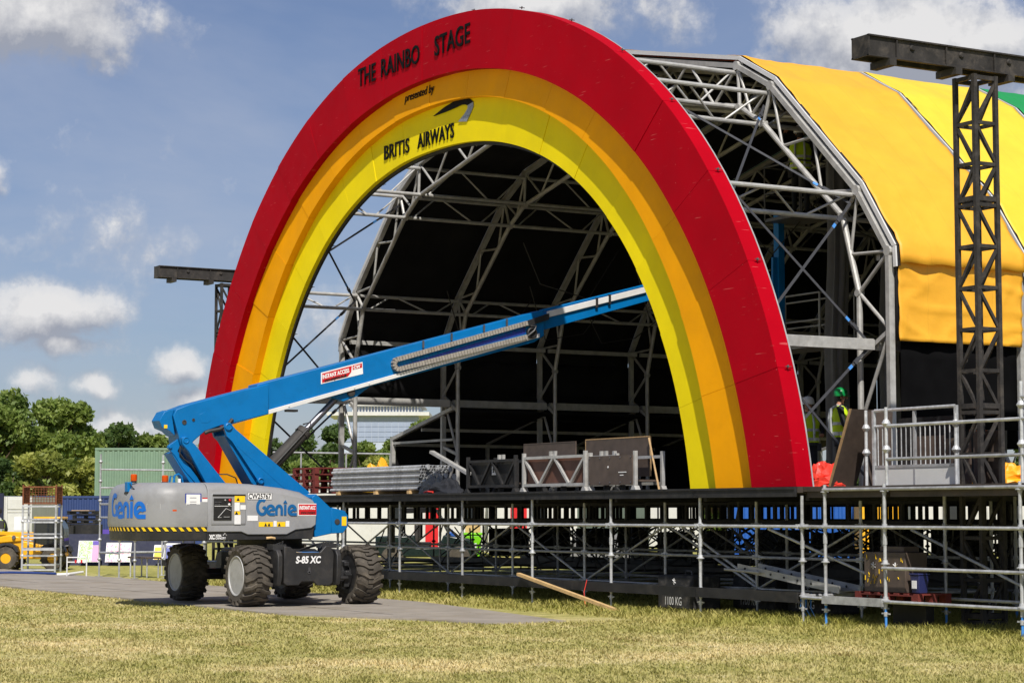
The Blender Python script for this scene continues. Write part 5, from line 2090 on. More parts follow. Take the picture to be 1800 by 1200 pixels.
m.tube((-27.25, 19.68, .74), (-26.35, 19.68, .71), .022, 8)
m.build('handle', 'alu', rp)
m = MB()
m.bar((-32.55, 19.02, .545), (-29.05, 18.86, .035), .075, .05)
tag(m.build('timber_plank', 'wood_new', None, smooth=0, org=(-29.1, 18.9, 0)), 'pale new timber plank leaning from stage edge to the grass', 'plank')
m = MB()
m.path([(-30.4, 19.1, .5), (-30.38, 19.03, .3), (-30.3, 19.0, .1), (-30.1, 18.95, .02)], .006, 5)
tag(m.build('hanging_cord', 'tarp_red', None, org=(-30.3, 19, 0)), 'thin red cord hanging from the sill near the plank', 'cord')
m = MB()
for k in range(5):
    m.path([(-27.9 + k * .02, 20.4, 1.85), (-27.8 - .05 * k, 20.4, 1.3), (-27.6 + .12 * k, 20.45, .9), (-27.9 + .1 * k, 20.5, .2)], .012, 5)
tag(m.build('hanging_cables', 'hose', None, org=(-27.8, 20.4, 1.0)), 'dark cables hanging under the deck above the ballast', 'cable', kind='stuff')
m = MB()
for k in range(3):
    m.path([(-25.6 + k * .12, 19.9, .42), (-25.55 + k * .12, 19.85, .2), (-25.45 + k * .1, 19.9, .05), (-25.3 + k * .1, 20.0, .03)], .008, 5)
tag(m.build('blue_hose', 'strap_blue', None, org=(-25.5, 19.9, 0)), 'thin pale blue hose looping below the ramp section', 'hose')

# ------------------------------------------------------------------ people
def person(label, loc, rz, helmet, pose='stand', vest=True, name='person'):
    p = local(name, label, 'person', loc, None, rz)
    if pose == 'stand':
        arms = [((.19, .02, 1.40), (.27, -.05, 1.14), (.22, -.28, 1.05), (.20, -.36, 1.06)), ((-.19, .02, 1.40), (-.27, -.02, 1.13), (-.20, -.26, 1.02), (-.17, -.34, 1.02))]
        legs = [((.09, 0, .92), (.10, -.02, .48), (.11, .02, .07), (.11, -.14, .035)), ((-.09, 0, .92), (-.11, -.02, .48), (-.13, .03, .07), (-.14, -.13, .035))]
    else:
        arms = [((.19, .02, 1.40), (.33, -.12, 1.50), (.30, -.34, 1.70), (.28, -.40, 1.78)), ((-.19, .02, 1.40), (-.30, -.06, 1.18), (-.22, -.30, 1.22), (-.18, -.38, 1.26))]
        legs = [((.09, 0, .92), (.13, -.16, .55), (.12, .04, .16), (.12, -.12, .12)), ((-.09, 0, .92), (-.11, -.02, .48), (-.13, .03, .07), (-.14, -.13, .035))]
    V, E, RR = [], [], []

    def chain(pts, rads, start=None):
        prev = start
        for q, r in zip(pts, rads):
            V.append(q)
            RR.append(r)
            if prev is not None:
                E.append((prev, len(V) - 1))
            prev = len(V) - 1
        return prev
    chain([(0, 0, .95), (0, .01, 1.10), (0, .0, 1.28), (0, .01, 1.42), (0, .0, 1.50)], [(.145, .11), (.135, .10), (.165, .115), (.13, .09), (.055, .055)])
    neck = len(V) - 1
    chest = 3
    chain([(0, -.02, 1.58), (0, -.03, 1.66), (0, -.015, 1.73)], [(.068, .075), (.078, .092), (.06, .07)], neck)
    for a in arms:
        chain(a, [(.062, .062), (.048, .05), (.036, .038), (.032, .04)], chest)
        hand = len(V) - 1
        hp = Vector(a[-1])
        d = (Vector(a[-1]) - Vector(a[-2])).normalized()
        for k in range(5):
            s_ = (k - 1.5) * .019
            b0 = hp + Vector((s_, 0, 0)) + d * (.02 if k < 4 else -.01)
            l = (.05, .058, .055, .045, .04)[k]
            if k == 4:
                b0 = hp + Vector((-.03 if a[0][0] > 0 else .03, 0, .01))
            chain([b0, b0 + d * l * .6 + Vector((0, 0, -.01)), b0 + d * l + Vector((0, .012, -.028))], [(.011, .011), (.009, .009), (.008, .008)], hand)
    for l in legs:
        chain(l, [(.088, .095), (.06, .065), (.045, .05), (.042, .036)], 0)
    me = bpy.data.meshes.new('body')
    me.from_pydata(V, E, [])
    ob = bpy.data.objects.new('body', me)
    COL.objects.link(ob)
    ob.modifiers.new('skin', 'SKIN')
    sv = me.skin_vertices[0].data
    for i, r in enumerate(RR):
        sv[i].radius = r
    sv[0].use_root = True
    ss = ob.modifiers.new('sub', 'SUBSURF')
    ss.levels = ss.render_levels = 1
    bpy.context.view_layer.update()
    me2 = bpy.data.meshes.new_from_object(ob.evaluated_get(bpy.context.evaluated_depsgraph_get()))
    bpy.data.objects.remove(ob)
    me2.materials.clear()
    for m_ in ('cloth_navy', 'skin', 'hair', 'cloth_navy'):
        me2.materials.append(MATS[m_])
    for f in me2.polygons:
        c = f.center
        k = 0
        hands = any((c - Vector(a[-1])).length < .12 for a in arms)
        if c.z > 1.50 and abs(c.x) < .12:
            k = 1
            if c.z > 1.55 and c.y > -.01:
                k = 2
        elif hands:
            k = 1
        f.material_index = k
        f.use_smooth = True
    b = put('body', me2, p)
    if vest:
        m = MB()
        rings = []
        for z, rx, ry, oy in ((.93, .205, .155, .0), (1.1, .20, .15, .01), (1.28, .225, .165, .0), (1.40, .205, .145, .01), (1.475, .11, .09, .005)):
            rings.append([(rx * math.cos(t), oy + ry * math.sin(t), z) for t in (2 * math.pi * k / 20 for k in range(20))])
        loft(m, rings, 0, cap=False)
        v = m.build('vest', 'hivis', p, smooth=60)
        m = MB()
        for z0, z1, rx, ry in ((.96, 1.02, .212, .162), (1.14, 1.19, .214, .162)):
            loft(m, [[(rx * math.cos(t), .006 + ry * math.sin(t), z) for t in (2 * math.pi * k / 20 for k in range(20))] for z in (z0, z1)], 0, cap=False)
        for sx_ in (-.09, .09):
            m.path([(sx_, .172, 1.0), (sx_ * 1.05, .180, 1.28), (sx_ * .95, .16, 1.42), (sx_ * .8, .06, 1.485), (sx_ * .85, -.09, 1.45), (sx_, -.170, 1.28), (sx_, -.165, 1.0)], .022, 5)
        m.build('reflective_band', 'reflective', p, smooth=60)
        m = MB()
        loft(m, [[(.19 * math.cos(t), .14 * math.sin(t), z) for t in (2 * math.pi * k / 16 for k in range(16))] for z in (.88, .93)], 0, cap=False)
        m.bx(.15, .24, -.06, .08, .78, .92)
        m.bx(-.24, -.16, .0, .12, .80, .92)
        m.build('tool_belt', 'strap', p, smooth=0)
    m = MB()
    m.lathe([(.122, 0), (.124, .03), (.118, .08), (.095, .125), (.05, .15), (0, .157)], (0, -.01, 1.645), 'z', 20)
    if helmet != 'hair':
        m.prism([(-.09, -.12), (.09, -.12), (.06, -.175), (-.06, -.175)], 'z', 1.645, 1.655)
    m.build('hair' if helmet == 'hair' else 'helmet', helmet, p, smooth=50)
    m = MB()
    m.path([(.09, .0, 1.66), (.075, -.06, 1.58), (0, -.08, 1.535), (-.075, -.06, 1.58), (-.09, 0, 1.66)], .006, 5)
    m.build('chin_strap', 'strap', p)
    # face: nose and eyes, ears
    m = MB()
    m.lathe([(.004, -.022), (.014, -.008), (.010, .012), (.004, .03)], (0, -.122, 1.615), 'z', 8)
    m.build('nose', 'skin', p)
    for sx_ in (-.032, .032):
        m = MB()
        m.lathe([(0, -.009), (.011, 0), (0, .009)], (sx_, -.105, 1.64), 'y', 8)
        m.build('eye', 'decal_black', p)
        m = MB()
        m.lathe([(0, -.01), (.02, 0), (0, .01)], (sx_ * 2.6, -.01, 1.62), 'x', 8)
        m.build('ear', 'skin', p)
    return p


person('worker in green helmet and yellow vest standing on the stage', (-28.98, 23.42, DK), R(150), 'helmet_green')
person('worker in white helmet half hidden behind the red arch foot', (-31.45, 24.65, DK), R(60), 'helmet_white')
person('worker in grey helmet in the dark behind the right frame leg', (-27.75, 25.2, DK), R(100), 'helmet_white', vest=False)
pl2 = thing('mast_lift', 'blue mast lift standing in the dark behind the arch', 'lift', (-33.0, 25.2, DK))
m = MB()
m.bar((-33.0, 25.2, DK + .3), (-33.0, 25.2, 7.5), .14, .16)
m.bar((-33.0, 25.03, DK + .3), (-33.0, 25.08, 6.6), .1, .06)
m.build('mast', 'lift_blue', pl2, smooth=0)
m = MB()
m.bx(-33.6, -32.4, 24.8, 25.7, DK + .08, DK + .32)
m.build('base', 'lift_blue', pl2, bevel=.02)
m = MB()
m.bx(-32.85, -31.75, 24.75, 25.65, 7.25, 7.31)
m.build('platform_floor', 'steel_dark', pl2, smooth=0)
m = MB()
for z in (7.8, 8.32):
    for a, b_ in (((-32.85, 24.75), (-31.75, 24.75)), ((-31.75, 24.75), (-31.75, 25.65)), ((-31.75, 25.65), (-32.85, 25.65)), ((-32.85, 25.65), (-32.85, 24.75))):
        m.tube((*a, z), (*b_, z), .018, 6)
for x in (-32.85, -31.75):
    for y in (24.75, 25.65):
        m.tube((x, y, 7.28), (x, y, 8.32), .018, 6)
m.build('platform_rail', 'steel_dark', pl2)
person('worker in yellow vest up in the roof on the mast lift', (-32.3, 25.2, 7.315), R(230), 'helmet_white', 'climb')


# ------------------------------------------------------------------ left of the stage
AZ = math.atan2(_c, _s)      # bearing whose local x runs square to the view


def at(px, d):
    return (px - 900) / FPX * d


# side scaffold beside the stage
ss = thing('side_scaffold', 'open grey scaffold frame left of the stage behind the lift', 'scaffold', (-52.7, 18.3, 0))
for x, y, top in ((-52.7, 18.3, 3.15), (-52.7, 20.0, 3.15), (-51.2, 18.3, 2.2), (-51.2, 20.0, 3.15), (-50.5, 18.45, 2.1)):
    m = MB()
    m.bx(x - .075, x + .075, y - .075, y + .075, .008, .02)
    m.tube((x, y, .02), (x, y, top), .0243, 8)
    z = .45
    while z < top:
        m.lathe([(.03, -.04), (.06, 0), (.03, .04)], (x, y, z), n=8)
        z += .5
    m.build('standard', 'galv', ss)
for z in (.62, 1.52, 1.86, 2.28, 2.75):
    for a, b in (((-52.7, 18.3), (-52.7, 20.0)), ((-52.7, 18.3), (-51.2, 18.3))):
        if z > 2.1 and a[1] == b[1]:
            continue
        m = MB()
        m.tube((*a, z), (*b, z), .0243, 8)
        m.build('ledger', 'galv', ss)
m = MB()
m.tube((-52.7, 20.0, 2.75), (-52.7, 23.0, 2.75), .0243, 8)
m.build('ledger', 'galv', ss)
m = MB()
m.bx(-52.4, -51.0, 18.95, 19.35, .48, .52)
m.build('step_board', 'ply_brown', ss, smooth=0)
for x, y in ((-52.3, 19.0), (-52.3, 19.3), (-51.1, 19.0), (-51.1, 19.3)):
    m = MB()
    m.tube((x, y, 0), (x, y, .48), .02, 8)
    m.build('leg', 'galv', ss)

# small mobile access tower with rusty mesh cage
ta = local('access_tower', 'small grey access tower with rusty mesh cage on top', 'access tower', site(at(77, 59.5), 59.5), None, AZ)
hw, hd = .46, .36
for x in (-hw, hw):
    for y in (-hd, hd):
        m = MB()
        m.tube((x, y, 0), (x, y, 1.86), .03, 8)
        for z in (.45, .95, 1.4):
            m.lathe([(.03, -.05), (.055, 0), (.03, .05)], (x, y, z), n=8)
        m.build('leg', 'galv', ta)
        m = MB()
        m.tube((x, y, 1.86), (x, y, 2.42), .025, 8)
        m.build('cage_post', 'rust', ta)
for z in (.06, .2, .45, .62, .95, 1.05, 1.38, 1.46, 1.82):
    for y in (-hd, hd):
        m = MB()
        m.bar((-hw, y, z), (hw, y, z), .05, .045)
        m.build('rung', 'galv', ta, smooth=0)
for z in (1.9, 2.36):
    for a, b in (((-hw, -hd), (hw, -hd)), ((hw, -hd), (hw, hd)), ((hw, hd), (-hw, hd)), ((-hw, hd), (-hw, -hd))):
        m = MB()
        m.bar((*a, z), (*b, z), .035, .035)
        m.build('cage_rail', 'rust', ta, smooth=0)
m = MB()
for k in range(12):
    x = -hw + .08 * k + .02
    m.tube((x, hd, 1.9), (x, hd, 2.36), .008, 4)
    if k < 9:
        m.tube((-hw, -hd + .08 * k, 1.9), (-hw, -hd + .08 * k, 2.36), .012, 4)
        m.tube((hw, -hd + .08 * k, 1.9), (hw, -hd + .08 * k, 2.36), .012, 4)
for k in range(6):
    z = 1.94 + .07 * k
    m.tube((-hw, hd, z), (hw, hd, z), .008, 4)
    m.tube((-hw, -hd, z), (-hw, hd, z), .012, 4)
    m.tube((hw, -hd, z), (hw, hd, z), .012, 4)
m.build('cage_mesh', 'rust', ta)['kind'] = 'stuff'
m = MB()
m.bx(-hw, hw, -hd, hd, .64, .67)
m.build('deck', 'galv', ta, smooth=0)

# compact yellow telehandler behind it
th = local('telehandler', 'small yellow telehandler parked behind the access tower', 'telehandler', site(at(60, 61.5), 61.5), None, AZ)
m = MB()
m.prism([(-1.0, .42), (-.95, .75), (-.60, .86), (-.2, .84), (.95, .62), (1.0, .40), (.9, .32), (-.9, .32)], 'y', -.38, .38)
m.build('body', 'jcb_yellow', th, bevel=.03)
m = MB()
m.prism([(-.88, .76), (-.86, .95), (-.55, 1.02), (-.25, .96), (-.2, .82)], 'y', -.44, -.05)
m.build('bonnet', 'jcb_yellow', th, bevel=.04)
m = MB()
m.prism([(.16, .70), (.16, 1.40), (.24, 1.46), (.88, 1.46), (.98, 1.2), (1.0, .66)], 'y', -.36, .36)
m.build('cab', 'glass_dark', th, bevel=.02)
m = MB()
m.bx(.12, .95, -.4, .4, 1.462, 1.53)
m.build('cab_roof', 'jcb_yellow', th, bevel=.02)
for x in (.15, .98):
    for y in (-.37, .37):
        m = MB()
        m.bar((x, y, .66), (x - (.08 if x > .5 else 0), y, 1.46), .05, .05)
        m.build('cab_post', 'steel_dark', th, smooth=0)
m = MB()
m.bar((-1.1, .1, 1.0), (.95, .1, .95), .2, .22)
m.bar((-1.1, .1, 1.0), (-1.55, .1, .45), .16, .18)
m.build('loader_arm', 'jcb_yellow', th, bevel=.02)
for x in (-.62, .72):
    for y in (-.46, .46):
        w = MB()
        w.lathe([(.15, -.13), (.31, -.13), (.345, -.08), (.345, .08), (.31, .13), (.15, .13), (.15, -.13)], (x, y, .345), 'y', 24)
        for k in range(14):
            a = 2 * math.pi * k / 14
            w.bar((x + .345 * math.sin(a), y - .12, .345 + .345 * math.cos(a)), (x + .345 * math.sin(a + .18), y + .12, .345 + .345 * math.cos(a + .18)), .05, .03)
        wo_ = w.build('wheel', 'rubber', th)
        ORG[wo_.name] = (0, 0, 0)
        q = MB()
        q.lathe([(.15, -.11), (.13, -.10), (.09, -.05), (.07, -.09), (0, -.09)] if y < 0 else [(.15, .11), (.13, .10), (.09, .05), (.07, .09), (0, .09)], (x, y, .345), 'y', 18)
        q.build('rim', 'jcb_yellow', wo_)
        q = MB()
        q.prism([(x - .36, .55), (x - .30, .70), (x - .1, .77), (x + .14, .77), (x + .32, .68), (x + .38, .52), (x + .30, .52), (x + .2, .66), (x, .715), (x - .2, .66), (x - .29, .54)], 'y', y - .15, y + .15)
        q.build('fender', 'lift_black', th, bevel=.01)
m = MB()
m.bx(-.95, -.72, -.5, -.36, 1.18, 1.42)
m.bar((-.85, -.4, .9), (-.85, -.42, 1.25), .02, .02)
m.build('mirror', 'lift_black', th, bevel=.02)
m = MB()
m.lathe([(.05, -.03), (.06, 0), (.04, .01)], (-.42, -.47, .94), 'y', 12)
m.build('headlamp', 'chrome', th)
person('person in yellow vest by the telehandler at the left edge', site(at(-1, 62.6), 62.6), AZ + R(200), 'hair')

# low hurdle, hoses
hu = local('pipe_hurdle', 'low white pipe hurdle on the grass beside the access tower', 'hurdle', site(at(139, 54.5), 54.5), None, AZ)
for x in (-.25, .25):
    m = MB()
    m.tube((x, 0, 0), (x, 0, .52), .018, 8)
    m.build('leg', 'white_paint', hu)
for z in (.5, .38):
    m = MB()
    m.tube((-.25, 0, z), (.25, 0, z), .016, 8)
    m.build('rail', 'white_paint', hu)
for k in range(4):
    m = MB()
    m.bx(-.05 + k * .075, -.005 + k * .075, -.02, -.012, .36, .44)
    m.build('tag', 'decal_red' if k % 2 == 0 else 'decal_white', hu, smooth=0)
m = MB()
m.path([site(at(-40, 56), 56, .05), site(at(20, 56.5), 56.5, .06), site(at(70, 56), 56, .06), site(at(102, 55.5), 55.5, .06)], .035, 8)
tag(m.build('blue_pipe', 'cord_blue', None, org=site(at(40, 56), 56)), 'dark blue pipe lying on the grass at far left', 'pipe')
m = MB()
m.path([site(at(105, 55), 55, .05), site(at(125, 55), 55, .06), site(at(150, 55.5), 55.5, .10)], .035, 8)
tag(m.build('white_pipe', 'white_paint', None, org=site(at(125, 55), 55)), 'short white pipe lying by the pipe hurdle', 'pipe')

# display plinth with posters
def poster_mat(name, cols, scale):
    mm = bpy.data.materials.new(name)
    mm.use_nodes = True
    t = mm.node_tree
    tc_ = t.nodes.new('ShaderNodeTexCoord')
    c = nramp(t, nnoise(t, tc_.outputs['Object'], scale, 5, .6, dist=1.2), cols, 'CONSTANT')
    t.links.new(c, t.nodes['Principled BSDF'].inputs['Base Color'])
    t.nodes['Principled BSDF'].inputs['Roughness'].default_value = .4
    MATS[name] = mm


poster_mat('poster_map', [(0, lin(206, 222, 206)), (.46, lin(150, 190, 96)), (.52, lin(214, 226, 214)), (.58, lin(92, 130, 90)), (.62, lin(206, 222, 206)), (.68, lin(196, 140, 170))], 5)
poster_mat('poster_pink', [(0, lin(214, 226, 214)), (.44, lin(214, 130, 170)), (.5, lin(226, 226, 220)), (.56, lin(120, 180, 90)), (.62, lin(70, 130, 140)), (.66, lin(226, 226, 220))], 5)
m = local('display_plinth', 'long navy plinth at the foot of the containers', 'plinth', site(at(215, 67), 67), None, AZ)
q = MB()
q.prism([(-.2, 0), (.35, 0), (.35, .9), (.12, .98)], 'x', -2.2, 2.3)
q.build('body', 'navy', m, smooth=0)
q = MB()
q.bx(-.6, 1.9, .15, .55, .985, 1.12)
q.build('top_strip', 'purple', m, smooth=0)
lettering('plinth_lettering', 'OU', m, (-1.85, -.03, .45), 'decal_white', .24, .25)


def leaning_poster(name, label, px, d, w_, h_, mt, stripe=None, lean=.25, z0=.05):
    p = local(name, label, 'poster', site(at(px, d), d), 'posters leaning on the plinth', AZ)
    b = MB()
    b.prism([(0, z0), (.03, z0), (.03 + lean, z0 + h_), (lean, z0 + h_)], 'x', -w_ / 2, w_ / 2)
    b.build('board', 'decal_white', p, smooth=0)
    f = MB()
    f.add([(-w_ / 2 + .02, -.004, z0 + .01), (w_ / 2 - .02, -.004, z0 + .01), (w_ / 2 - .02, lean - .004, z0 + h_ - .01), (-w_ / 2 + .02, lean - .004, z0 + h_ - .01)], [(0, 1, 2, 3)])
    f.build('print', mt, p, smooth=0)
    if stripe:
        for k, (a, b_, mt2) in enumerate(stripe):
            f = MB()
            f.add([(w_ / 2 - .22, lean * a - .008, z0 + h_ * a), (w_ / 2 - .02, lean * a - .008, z0 + h_ * a), (w_ / 2 - .02, lean * b_ - .008, z0 + h_ * b_), (w_ / 2 - .22, lean * b_ - .008, z0 + h_ * b_)], [(0, 1, 2, 3)])
            f.build('print', mt2, p, smooth=0)
    return p


MATS['pink'] = mat('pink', lin(206, 150, 190), .5)
leaning_poster('map_poster', 'pale green map poster with purple and pink side strip', 158, 66, .66, .66, 'poster_map', ((.8, .99, 'purple'), (.02, .78, 'pink')), z0=.12)
leaning_poster('map_poster', 'pale map poster with pink patches, half under the lift tail', 210, 66, .78, .6, 'poster_pink', z0=.12)
leaning_poster('yellow_sign', 'yellow sign leaning under the lift body', 280, 66, .28, .45, 'decal_yellow', z0=.2)
sg = leaning_poster('navy_sign', 'navy sign with white lettering under the lift body', 306, 66, .58, .5, 'decal_navy', z0=.2)
lettering('sign_lettering', 'Required', sg, (-.24, .17, .55), 'decal_white', .12, .46)
for k, (px, d, w_, h_, z0, yaw) in enumerate(((112, 74, .85, 1.2, 0, .1), (152, 75, 1.1, 1.25, 0, -.05), (130, 75.9, .9, .16, 1.255, .05), (152, 75, .95, .16, 1.255, -.08), (154, 75.2, .9, .16, 1.42, .12), (108, 74.2, .7, .15, 1.205, .2), (150, 75.1, 1.0, .14, 1.585, -.15))):
    c = local('storage_crate' if k < 2 else 'black_pallet', ('left of two black storage cases behind the posters', 'right and wider of two black storage cases behind the posters', 'black plastic pallet bridging the two storage cases', 'black plastic pallet lowest on the right case', 'black plastic pallet second on the right case', 'black plastic pallet on the left storage case', 'topmost black plastic pallet with a tan sheet on it')[k], 'case' if k < 2 else 'pallet', site(at(px, d), d, z0), 'black cases and pallets before the containers', AZ + yaw)
    q = MB()
    q.bx(-w_ / 2, w_ / 2, -.35, .35, .0, h_ * .3)
    q.build('base', 'black_paint', c, smooth=0)
    q = MB()
    q.bx(-w_ / 2, w_ / 2, -.35, .35, h_ * .7, h_ - .004)
    q.build('top', 'black_paint', c, smooth=0)
    for x in (-w_ / 2, -.05, w_ / 2 - .1):
        q = MB()
        q.bx(x, x + .1, -.33, .33, h_ * .3, h_ * .7)
        q.build('block', 'black_paint', c, smooth=0)
    if k == 6:
        q = MB()
        q.bx(-.35, .3, -.3, .3, h_, h_ + .02)
        q.build('sheet', 'wood_new', c, smooth=0)


# shipping containers with real corrugation
def container(label, px0, d, L, z0, mt, door=False, H=2.59, Wd=2.44, rz=AZ, grp_='shipping containers'):
    c = local('shipping_container', label, 'container', site(at(px0, d), d, z0), grp_, rz)
    m = MB()
    n = int(L / .28)
    prof = []
    for k in range(n):
        x = .1 + k * (L - .2) / n
        s_ = (L - .2) / n
        prof += [(x, .0), (x + s_ * .3, .0), (x + s_ * .45, .04), (x + s_ * .85, .04)]
    prof.append((L - .1, 0))
    vs = [(x, y, z) for x, y in prof for z in (.14, H - .12)]
    m.add(vs, [(2 * i, 2 * i + 2, 2 * i + 3, 2 * i + 1) for i in range(len(prof) - 1)])
    m.build('side_wall', mt, c, smooth=20)
    m = MB()
    m.bx(.06, L - .06, .06, Wd, .1, H - .05)
    m.build('body', mt, c, smooth=0)
    for x in (0, L - .12):
        m = MB()
        m.bx(x, x + .12, -.02, .1, .14, H - .121)
        m.build('corner_post', mt, c, smooth=0)
    for z0_, z1_ in ((0, .139), (H - .12, H)):
        m = MB()
        m.bx(0, L, -.025, .1, z0_, z1_)
        m.build('rail', mt, c, smooth=0)
    for x in (0, L - .18):
        for zz in (0, H - .12):
            m = MB()
            m.bx(x - .004, x + .18, -.035, .12, zz - .003, zz + .123)
            m.build('corner_casting', mt, c, smooth=0)
    return c


container('long navy blue shipping container behind the cases and posters', 62, 115, 9.12, 0, 'cont_blue')
container('sage green shipping container stacked above the navy one', 168, 115.05, 6.06, 2.60, 'cont_green')
container('navy blue container end running out of the left edge', -330, 116, 12.1, 0, 'cont_blue')
wc = local('white_container', 'white container end with ribbed door at the left edge', 'container', site(at(10, 86), 86), 'shipping containers', AZ)
m = MB()
m.bx(0, 1.12, .03, 5, 0, 2.32)
m.build('body', 'cont_white', wc, smooth=0)
for z, h_ in ((.1, .5), (.62, .14), (.8, .85), (1.67, .1), (1.80, .42)):
    m = MB()
    m.bx(.14, 1.08, -.02, .028, z, z + h_)
    m.build('door_rib', 'cont_white', wc, bevel=.012)
m = MB()
m.bx(.42, .90, -.035, -.021, .95, 1.5)
m.build('notice', 'decal_white', wc, smooth=0)
for x in (.0, .1):
    m = MB()
    m.bx(x, x + .035, -.03, .028, 0, 2.32)
    m.build('door_bar', 'cont_white', wc, smooth=0)
m = MB()
m.bx(-.22, -.02, -.06, .05, 0, 2.45)
m.build('frame_post', 'navy', wc, smooth=0)

# ------------------------------------------------------------------ beyond and behind the stage
def cabin(label, px0, d, L, mt, doors=(), windows=(), H=2.75, depth=2.6, name='site_cabin', cat='cabin', grp_='cabins behind the stage'):
    c = local(name, label, cat, site(at(px0, d), d), grp_, AZ)
    m = MB()
    m.bx(0, L, 0, depth, .15, H)
    m.build('wall', mt, c, smooth=0)
    m = MB()
    m.bx(-.05, L + .05, -.08, depth + .05, H + .001, H + .12)
    m.build('roof', 'rim_grey', c, smooth=0)
    k = .6
    while k < L - .1:
        m = MB()
        m.bx(k, k + .05, -.03, -.001, .15, H)
        m.build('batten', mt, c, smooth=0)
        k += 1.15
    for x, w_, mt2 in doors:
        m = MB()
        m.bx(x, x + w_, -.06, -.031, .2, 2.3)
        do = m.build('door', mt2, c, smooth=0)
        ORG[do.name] = (0, 0, 0)
        m = MB()
        m.bx(x + w_ - .12, x + w_ - .05, -.1, -.061, 1.1, 1.2)
        m.build('handle', 'chrome', do)
    for x, w_ in windows:
        m = MB()
        m.bx(x, x + w_, -.055, -.031, 1.15, 2.15)
        wi = m.build('window', 'cont_white', c, smooth=0)
        ORG[wi.name] = (0, 0, 0)
        m = MB()
        m.bx(x + .06, x + w_ - .06, -.065, -.056, 1.2, 2.1)
        m.build('pane', 'glass_dark', wi, smooth=0)
    return c


cabin('plain white cabin seen under the stage above the right tyre', 520, 82, 4.6, 'cont_white', windows=((3.6, .55),))
cabin('white cabin with narrow red door behind the utility truck', 726, 83, 2.9, 'cont_white', doors=((.5, .5, 'door_red'),), windows=((1.95, .5),))
ca = cabin('white cabin with broad bright red door under the stage', 858, 81, 3.4, 'cont_white', doors=((.86, .62, 'door_red'),), windows=((1.75, .55),))
lettering('cabin_lettering', 'MTR 922', ca, (1.95, -.07, .98), 'decal_black', .2, .6)
cabin('grey green store seen through the middle bays', 1005, 88, 3.2, 'store_green')
cabin('pale grey cabin with railings behind the middle bays', 1118, 92, 2.9, 'cont_white')
container('bright blue container seen under the right bays', 1285, 78, 4.6, 0, 'cont_bright', grp_='containers behind the stage')
container('yellow container seen under the right corner of the stage', 1512, 76, 1.6, 0, 'cont_yellow', grp_='containers behind the stage')
cabin('white cabin far right under the stage deck', 1598, 80, 6.0, 'cont_white', windows=((1.2, .8), (3.4, .8)))
# pale boulders and machinery glimpsed between the legs
for k, (px, d, s_) in enumerate(((1040, 70, .55), (1085, 71, .65), (1010, 72, .5))):
    heap('rubble_bag', ('middle', 'right and largest', 'left and smallest')[k] + ' of three pale sacks seen under the middle bays', 'sack', tuple(site(at(px, d), d)), s_, s_ * .8, s_ * 1.5, 'drape_grey', k * 2.2 + 1, .2, n=14)

# open utility truck
ut = local('utility_truck', 'dark green open utility truck with soft black roof under the stage', 'utility truck', site(at(752, 63), 63), None, AZ)
m = MB()
m.prism([(-1.5, .45), (-1.5, .95), (-.35, .98), (-.3, .62), (.35, .62), (.5, 1.0), (1.25, .88), (1.42, .7), (1.42, .42), (1.2, .35), (-1.3, .35)], 'y', -.68, .68)
m.build('body', 'rover_green', ut, bevel=.04)
m = MB()
m.prism([(-.85, 1.68), (-.75, 1.78), (.1, 1.80), (.35, 1.72), (.3, 1.66), (-.8, 1.62)], 'y', -.66, .66)
m.build('roof', 'black_cloth', ut, bevel=.02)
for x, x2 in ((-.75, -.7), (.3, .72), (-.2, -.2)):
    for y in (-.64, .64):
        m = MB()
        m.tube((x, y, 1.68), (x2, y, .9), .03, 8)
        m.build('roll_bar', 'black_paint', ut)
m = MB()
m.add([(.33, -.6, 1.66), (.33, .6, 1.66), (.68, .6, 1.02), (.68, -.6, 1.02)], [(0, 1, 2, 3)])
o = m.build('windscreen', 'glass_dark', ut, smooth=0)
m = MB()
m.path([(.42 + .04 * math.cos(a), -.3 + .17 * math.sin(a), 1.12 + .16 * math.cos(a)) for a in (2 * math.pi * k / 14 for k in range(15))], .016, 6)
m.build('steering_wheel', 'lift_black', ut)
for y in (-.32, .32):
    m = MB()
    m.bx(-.3, .1, y - .22, y + .22, .63, .78)
    m.bx(-.36, -.24, y - .22, y + .22, .781, 1.3)
    m.build('seat', 'lift_black', ut, bevel=.03)
for x in (-1.0, .95):
    for y in (-.66, .66):
        w = MB()
        w.lathe([(.16, -.12), (.29, -.12), (.33, -.07), (.33, .07), (.29, .12), (.16, .12)], (x, y, .335), 'y', 20)
        w.build('wheel', 'rubber', ut)
m = MB()
m.bx(1.40, 1.45, -.55, -.3, .62, .74)
m.bx(1.40, 1.45, .3, .55, .62, .74)
m.build('headlamps', 'decal_white', ut, smooth=0)
gb = local('wheelie_bin', 'lime green wheelie bin under the stage', 'bin', site(at(830, 64), 64), None, AZ)
m = MB()
loft(m, [[(a * .24 * (1 + .2 * i), b * .28 * (1 + .2 * i), .12 + .85 * i) for a, b in ((-1, -1), (1, -1), (1, 1), (-1, 1))] for i in (0, 1)])
m.build('body', 'bin_green', gb, bevel=.03)
m = MB()
m.bx(-.31, .31, -.36, .36, .975, 1.05)
m.build('lid', 'bin_green', gb, bevel=.02)
for y in (-.3,):
    for x in (-.22, .22):
        m = MB()
        m.tube((x - .03, .3, .12), (x + .03, .3, .12), .12, 14)
        m.build('wheel', 'rubber', gb)
m = MB()
m.bx(-.2, .25, -.2, .2, 0, .25)
o = m.build('carton', 'wood_new', None, smooth=0, org=(0, 0, 0))
o.location = site(at(830, 64), 64, 1.054)
o.rotation_euler.z = AZ
tag(o, 'cardboard carton resting on the lime green bin', 'carton')
